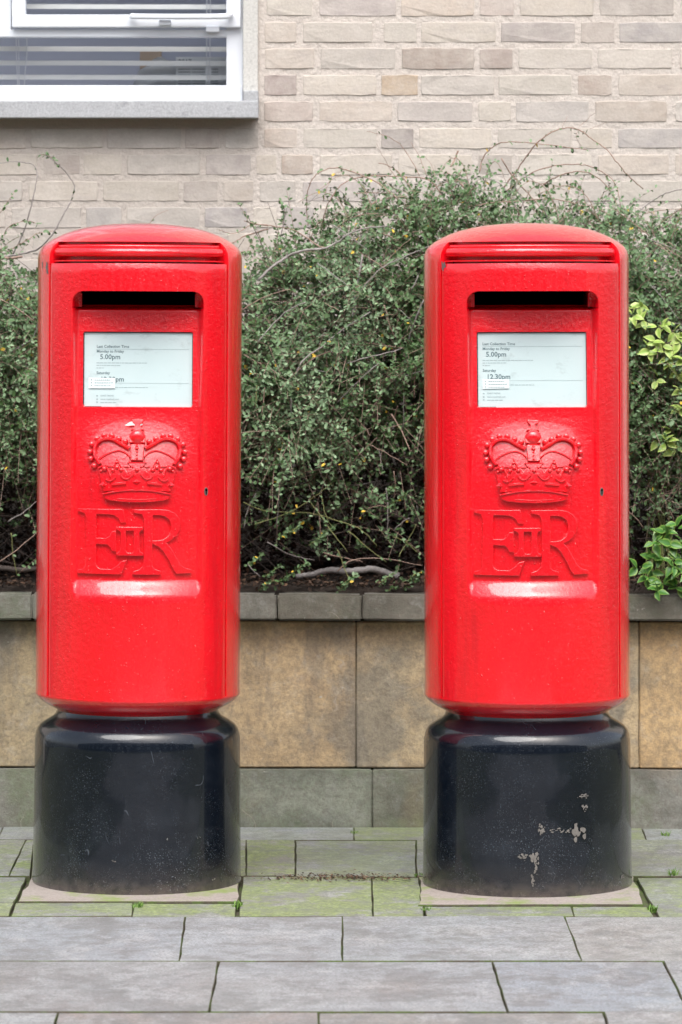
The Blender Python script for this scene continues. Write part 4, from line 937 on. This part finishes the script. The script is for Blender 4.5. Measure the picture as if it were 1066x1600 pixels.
b([(20, 385), (150, 365), (250, 360), (350, 350), (450, 350), (540, 370), (610, 405), (650, 440), (690, 500)], c4, TY - .06, .0018, .001, leafy=30)
b([(770, 480), (820, 440), (870, 395), (930, 350), (1000, 315), (1066, 300), (1130, 290)], c4, TY, .0022, .001, 'greybark', 10)
b([(180, 150), (240, 240), (330, 340), (400, 430)], c4, TY, .002, .0014, leafy=10)
b([(880, 680), (910, 620), (960, 575), (1010, 565), (1040, 620), (1045, 740)], c4, TY - .1, .0018, .001)
b([(640, 395), (680, 320), (710, 290), (690, 230)], c4, TY, .0012, .0007, leafy=60)
b([(470, 520), (490, 400), (525, 250)], c4, TY, .001, .0006, leafy=50)
b([(560, 10), (545, 40), (575, 95)], c4, TY, .0008, .0005, leafy=40)
b([(480, 0), (485, -20), (505, -60)], c4, TY, .0007, .0005); b([(560, -5), (590, -30), (620, -60), (640, -75)], c4, TY, .0007, .0005, leafy=10); b([(610, 5), (650, -10), (700, -30)], c4, TY, .0007, .0004)
b([(255, 480), (248, 400), (255, 310), (285, 240), (340, 205), (400, 195), (470, 215), (560, 250), (640, 300), (720, 370), (780, 430)], c3, TY - .03, .0012, .002, leafy=60)
b([(320, 500), (335, 420), (370, 340), (430, 270), (520, 240), (640, 235), (760, 240), (850, 255), (905, 320)], c3, TY, .0014, .002, leafy=45)
b([(-60, 455), (0, 470), (90, 480), (180, 500), (240, 530), (300, 575), (350, 590)], c3, TY - .08, .0012, .0022, leafy=35)
b([(15, 745), (80, 680), (150, 635), (230, 600), (330, 590), (400, 560), (450, 520), (540, 490), (660, 480)], c3, TY - .18, .0036, .002, 'greybark', 8)
b([(545, 15), (640, 40), (700, 75), (745, 130), (780, 190), (800, 235)], c3, TY, .0007, .0013, leafy=30)
b([(600, 170), (660, 190), (710, 230), (745, 275), (770, 310)], c3, TY, .0012, .0016, leafy=20)
b([(990, 110), (975, 150), (955, 190)], c3, TY, .003, .0022); b([(930, 215), (980, 250), (1025, 295)], c3, TY, .0022, .0034); b([(1010, 205), (990, 240), (970, 330)], c3, TY, .0013, .0018)
b([(330, 360), (350, 290), (380, 230), (430, 210)], c3, TY - .02, .001, .0007, leafy=60)
b([(480, 320), (560, 318), (650, 320), (740, 340)], c3, TY, .001, .0014, leafy=20)
b([(590, 80), (640, 170), (690, 250)], c3, TY, .0005, .0009); b([(760, 70), (800, 140), (840, 240)], c3, TY, .0006, .0011, leafy=30); b([(830, 140), (870, 200), (880, 260)], c3, TY, .0006, .001, leafy=20)
b([(370, 520), (430, 460), (520, 425), (600, 420), (650, 425)], c3, TY - .05, .0016, .001, 'bark', 25); b([(535, 395), (580, 365), (650, 345), (740, 335)], c3, TY - .03, .0024, .0014)
b([(110, 350), (135, 380), (140, 430), (130, 470)], c3, TY, .0006, .001, leafy=170); b([(370, 480), (410, 400), (440, 330)], c3, TY, .0006, .0006, leafy=40)
b([(120, 205), (200, 130), (280, 75), (370, 40), (480, 30), (550, 0)], cm, 10.98, .0038, .0026, 'greybark')
b([(655, 390), (665, 310), (710, 240), (800, 140), (900, 90), (1000, 45), (1066, 20)], cm, 10.90, .0018, .0012, 'greybark', 6)
b([(560, 885), (650, 790), (760, 690), (800, 660)], cm, 10.87, .0018, .0013, 'greybark'); b([(330, 740), (350, 680), (400, 620), (480, 570), (560, 500), (740, 380)], cm, 10.87, .0026, .0014, 'greybark', 5)
b([(820, 340), (850, 460), (900, 550), (1020, 700)], cm, 10.89, .0017, .0012, 'bark', 8); b([(640, 430), (660, 280), (700, 60)], cm, 10.93, .0032, .0026, 'greybark')
b([(120, 550), (200, 450), (290, 370), (380, 330)], cm, 10.88, .0018, .0014, 'greybark', 10); b([(30, 370), (110, 320), (200, 280), (300, 255)], cm, 10.92, .0016, .0011, 'bark', 10)
b([(40, 620), (150, 680), (250, 740), (360, 830)], cm, 10.88, .0012, .001, 'bark', 20); b([(610, 670), (700, 640), (830, 610), (920, 585)], cm, 10.87, .0018, .0012, 'greybark'); b([(490, 335), (560, 370), (600, 420)], cm, 10.89, .0011, .001)
b([(560, 610), (545, 700), (525, 800), (550, 960), (550, 1010)], cm, 10.88, .0014, .001, 'bark', 20); b([(540, 520), (640, 508), (760, 500)], cm, 10.89, .001, .0008); b([(600, 910), (700, 1010), (740, 1066)], cm, 10.87, .0014, .001)
b([(860, 950), (920, 1050), (960, 1150)], cm, 10.87, .0022, .0015); b([(110, 790), (108, 905)], cm, 10.86, .0018, .0016, 'greenbark'); b([(155, 800), (140, 960)], cm, 10.87, .0013, .001); b([(1040, 310), (990, 430), (950, 550)], cm, 10.88, .002, .0016, 'greybark')
b([(300, 860), (305, 960)], cm, 10.86, .002, .0016, 'greybark'); b([(1010, 180), (970, 260)], cm, 10.88, .002, .0018, 'greybark')
b([(30, 640), (130, 560), (250, 440), (400, 370)], cl, 11.10, .008, .004, 'darkbark'); b([(480, 400), (650, 460), (780, 510), (900, 560), (1060, 600)], cl, 11.06, .006, .009, 'darkbark')
b([(560, 395), (680, 380), (790, 360)], cl, 11.02, .0022, .0016, 'greybark'); b([(570, 525), (660, 450), (790, 390)], cl, 11.0, .004, .0028, 'darkbark')
b([(330, 890), (400, 882), (460, 868), (520, 855), (600, 862), (680, 858), (760, 850), (850, 880), (900, 890)], cl, 10.93, .0075, .0105, 'log')
for crop, r0 in (([(35, 480), (170, 530), (400, 540), (620, 600), (700, 640), (780, 720)], .0014), ([(100, 600), (260, 550), (400, 470), (530, 370)], .0014), ([(400, 470), (470, 560), (550, 670), (615, 755)], .0015), ([(470, 430), (490, 540), (530, 620)], .0012), ([(620, 640), (740, 740), (830, 810)], .0013), ([(870, 670), (940, 700), (1005, 760)], .0013), ([(900, 780), (950, 690), (1000, 600)], .0013), ([(560, 740), (600, 850), (640, 940)], .0013)):
    b(crop, cl, 10.88, r0, r0 * .7, 'greenbark', 28)
for crop in ([(505, 120), (518, 230)], [(790, 180), (810, 300)], [(830, 400), (840, 560), (830, 690)], [(875, 310), (880, 400), (870, 470)], [(1000, 500), (1010, 560)], [(110, 430), (60, 520), (40, 620)], [(450, 480), (470, 680)], [(60, 820), (130, 895)], [(560, 860), (640, 800), (800, 790), (1030, 830)], [(480, 760), (610, 790), (700, 810)], [(170, 700), (300, 770), (430, 800)]):
    b(crop, cl, 10.92, .0017, .0011, random.choice(('bark', 'greybark')), 6)
# small leafy sprays low down by the soil
for (cx_, cy_) in ((200, 860), (250, 910), (160, 940), (350, 840), (620, 910), (830, 900), (880, 940), (960, 930), (980, 890), (600, 940), (440, 690), (270, 650), (500, 640), (840, 420), (900, 460), (100, 800), (330, 620)):
    b([(cx_ - 40, cy_ + 30), (cx_, cy_), (cx_ + 45, cy_ - 30)], cl, 10.89, .001, .0007, 'greenbark', 420)
rr_ = random.Random(4)
for k in range(70):      # bare shoots standing out of the front of the hedge
    px_, py_ = rr_.choice((rr_.uniform(385, 660), rr_.uniform(985, 1060))), rr_.uniform(330, 850); a_ = rr_.uniform(-.9, 2.6); L = rr_.uniform(20, 75)
    BRC.append(([at(px_, py_, 10.90), at(px_ + L * .5 * math.cos(a_), py_ - L * .5 * math.sin(a_) - 2, 10.88), at(px_ + L * math.cos(a_), py_ - L * math.sin(a_), 10.87)], rr_.uniform(.0009, .0018), .0007, rr_.choice(('bark', 'greybark', 'bark')), 12))
for k in range(22):      # loose shoots arching out of the top
    px_ = rr_.uniform(470, 1040); py_ = float(np.interp(px_, [p[0] for p in PROF], [p[1] for p in PROF])) + 25; L = rr_.uniform(35, 110) * rr_.choice((-1, 1)); H = rr_.uniform(25, 70); y_ = TY + rr_.uniform(-.12, .1)
    BRC.append(([at(px_, py_, y_), at(px_ + L * .25, py_ - H * .8, y_), at(px_ + L * .6, py_ - H, y_ - .02), at(px_ + L, py_ - H * rr_.uniform(.4, .8), y_ - .03)], .0013, .0007, rr_.choice(('bark', 'bark', 'greybark')), 55))
shrub('wide cotoneaster between the post boxes with long shoots arching against the bricks', -.30, 1.35, 9000, 21, BRC, .45)
BRC = []
b([(0, 565), (60, 555), (130, 540), (170, 515), (210, 470), (250, 400), (285, 330), (295, 280), (265, 230), (235, 200), (180, 155)], c5, TY, .0030, .001, 'greybark', 12)
b([(235, 205), (220, 185), (200, 165), (165, 155)], c5, TY, .0016, .001, 'bark', 260)
b([(50, 555), (90, 470), (120, 380), (140, 290), (148, 230), (130, 195), (60, 185), (0, 190), (-60, 200)], c5, TY + .03, .0022, .0008, 'greybark', 25)
b([(-60, 570), (30, 568), (90, 560)], c5, TY - .05, .005, .003, 'bark', 10); b([(590, 432), (625, 395), (670, 375)], c5, TY, .0009, .0006, leafy=14)
b([(860, 520), (925, 505), (970, 480), (1066, 450)], c5, TY, .0014, .002, leafy=40); b([(870, 455), (930, 470), (1000, 435), (1066, 440)], c5, TY, .0009, .0014, leafy=60); b([(985, 420), (965, 380), (940, 350)], c5, TY, .0009, .0006, leafy=150); b([(970, 560), (1010, 480), (1020, 470)], c5, TY, .0007, .0007)
b([(0, 500), (40, 440), (100, 420), (160, 430)], c5, TY, .0012, .0008, leafy=170); b([(30, 540), (100, 500), (150, 470), (210, 460)], c5, TY, .0012, .0008, leafy=150); b([(0, 390), (40, 330), (60, 300)], c5, TY, .0009, .0006, leafy=120)
c7 = ((0, 220), 2.2535)
for crop in ([(0, 555), (60, 590), (130, 640)], [(0, 720), (60, 740), (130, 690)], [(10, 760), (110, 700), (135, 640)], [(65, 1110), (85, 1060), (100, 1020)], [(0, 1480), (60, 1440), (130, 1380)], [(30, 1340), (80, 1310), (130, 1270)], [(40, 1380), (45, 1450), (60, 1530)], [(0, 970), (60, 940), (100, 880)], [(110, 790), (120, 860), (115, 920)]):
    b(crop, c7, 10.89, .0018, .0011, random.choice(('bark', 'greybark', 'greenbark')), 15)
b([(-20, 1500), (60, 1510), (140, 1505)], c7, 10.95, .008, .007, 'darkbark')
shrub('cotoneaster at the far left, behind the left post box, below the window', -1.45, -.32, 4600, 33, BRC, -.9)
# broad-leaved shrubs at the right edge: every leaf its own
def leaf_obj_mesh(seed, tint0, tint1):
    r = random.Random(seed); n_ = 8; v = []; tn = []
    for i in range(n_ + 1):
        t = i / n_; w_ = .30 * math.sin(math.pi * min(1, t ** .8)) * (1 - .15 * t) + .002; bend = -.18 * t * t
        for s in (-1, -.5, 0, .5, 1):
            v.append((t, s * w_, bend + .10 * abs(s) * w_ * 3 + r.uniform(-.004, .004))); tn.append(tint1 + (tint0 - tint1) * (abs(s) ** 1.5) + r.uniform(-.08, .08))
    f = [(i * 5 + k, i * 5 + k + 1, (i + 1) * 5 + k + 1, (i + 1) * 5 + k) for i in range(n_) for k in range(4)]
    me = npmesh(v, f, 'leaf', np.clip(tn, 0, 1)); me.polygons.foreach_set('use_smooth', [True] * len(me.polygons)); return me
def leafy_plant(name, label, cat, mat, clusters, tints, Y, seed, size):
    r = random.Random(seed); c0 = at(1040, 925, Y); root = tag(empty(name, (c0.x, Y, .64)), label, cat)
    MM = []
    for k in range(5):
        me = leaf_obj_mesh(seed + k, *tints); me.materials.append(mat); MM.append(me)
    base = Vector((c0.x, Y + .08, .65))
    for (px_, py_, n_) in clusters:
        c = at(px_, py_, Y + r.uniform(-.02, .02)); mid = base.lerp(c, .55) + Vector((r.uniform(-.02, .02), .16, 0))
        mb = MB(); mb.tube(catmull([base + Vector((r.uniform(-.05, .05), 0, 0)), mid, c], 5), [.0014] * 11, 5); o = mb.build('stem', M['greenbark'], root, True); o.location = -root.location
        for k in range(n_):
            a_ = 2 * math.pi * k / n_ + r.uniform(-.4, .4); d = Vector((math.cos(a_), -.45 + r.uniform(-.3, .2), math.sin(a_) * .9)).normalized()
            o = bpy.data.objects.new('leaf', r.choice(MM)); col.objects.link(o); o.parent = root
            q_ = d.to_track_quat('X', 'Z'); o.rotation_mode = 'QUATERNION'
            from mathutils import Quaternion
            o.rotation_quaternion = q_ @ Quaternion((1, 0, 0), R_(r.uniform(20, 75)) * (1 if d.x > 0 else -1)); s_ = size * r.uniform(.75, 1.15); o.scale = (s_, s_, s_)
            o.location = c - root.location + Vector((r.uniform(-.008, .008), r.uniform(-.015, .01), r.uniform(-.008, .008)))
leafy_plant('variegated_shrub', 'yellow and green variegated shrub sprigs at the right edge behind the post box', 'shrub', M['vleaf'],
    [(990, 492, 5), (1004, 505, 5), (1024, 532, 5), (1046, 560, 6), (1038, 545, 4), (1060, 585, 5), (1042, 690, 6), (1060, 700, 5), (1068, 640, 5), (1030, 685, 3), (1062, 535, 4), (1012, 548, 4), (1052, 520, 5), (1030, 508, 4), (1065, 610, 5), (1000, 478, 4), (1050, 672, 5), (1072, 560, 5), (1022, 592, 3)], (1.0, .35), 10.86, 61, .036)
leafy_plant('broad_leaved_plant', 'low bright green broad-leaved plant spilling over the coping at the right edge', 'plant', M['gleaf'],
    [(1030, 830, 5), (1046, 850, 5), (1056, 822, 4), (1062, 872, 5), (1030, 872, 4), (1048, 895, 5), (1020, 893, 4), (1058, 915, 5), (1035, 912, 4), (1078, 900, 5), (1080, 850, 5), (1010, 905, 4), (1000, 885, 3), (1040, 835, 5), (1066, 845, 5), (1022, 850, 4), (1052, 880, 5), (1066, 895, 5), (1028, 925, 4), (1016, 872, 4)], (.9, .35), 10.82, 77, .036)
# leaf litter on the soil along the coping
v = []; r = np.random.default_rng(9); K = 5200; X = r.uniform(-1.9, 1.9, K); t = r.exponential(.07, K)
pos = np.stack([X, YC + .022 - (X - .1) * YAW + t, .647 + np.minimum(t, .2) * .15 + r.uniform(0, .012, K)], 1); L = r.uniform(.006, .019, K)
V, T, tn = leaves_mesh(pos, r.normal(size=(K, 3)) * [1, 1, .35], r.normal(size=(K, 3)) * .5 + [0, -.3, .8], L, L * .55, r.beta(1.3, 3.0, K))
tag(link('leaf_litter', npmesh(V, T, 'leaf_litter', tn), M['deadleaf']), 'dead brown leaves and bark litter on the soil behind the coping', 'leaf litter', kind='stuff')
# grass tufts in the joints
def tuft(px_, py_, n_, h_, label, seed):
    r = random.Random(seed); c = Vector((Xof(px_, py_), Yof(py_), 0)); v = []; f = []; tn = []
    for k in range(n_):
        a_ = r.uniform(0, 6.28); L = h_ * r.uniform(.4, 1); b0 = Vector((r.uniform(-1, 1) * .010, r.uniform(-1, 1) * .018, -.008)); lean = Vector((math.cos(a_), math.sin(a_), 0)) * L * r.uniform(.2, .9)
        s = Vector((-math.sin(a_), math.cos(a_), 0)) * .0011; k0 = len(v)
        p1 = b0 + lean * .35 + Vector((0, 0, L * .65)); p2 = b0 + lean + Vector((0, 0, L * .95))
        v += [b0 - s, b0 + s, p1 + s, p1 - s, p2 + s * .2, p2 - s * .2]; f += [(k0, k0 + 1, k0 + 2, k0 + 3), (k0 + 3, k0 + 2, k0 + 4, k0 + 5)]; tn += [r.random()] * 6
    o = link('grass_tuft', npmesh(v, f, 'grass_tuft', tn), M['grass']); o.location = c; tag(o, label, 'grass', 'grass tufts in the paving joints')
tuft(215, 1416, 60, .022, 'small grass tuft in the joint in front of the left post box', 1)
tuft(372, 1415, 70, .022, 'grass tuft at the front right corner of the left post box collar', 2)
tuft(666, 1421, 50, .016, 'mossy tuft at the front left corner of the right post box collar', 3)
tuft(1019, 1420, 60, .020, 'grass tuft at the front right corner of the right post box collar', 4)
tuft(1052, 1368, 60, .026, 'bright grass tuft in the joint at the right edge of the photo', 5)
tuft(1040, 1304, 40, .020, 'tuft of grass against the planter wall right of the right post box', 6)
tuft(655, 1368, 40, .018, 'thin dry tuft beside the left flank of the right post box', 7)
tuft(553, 1301, 40, .015, 'tiny weed tuft at the foot of the planter wall between the boxes', 8)
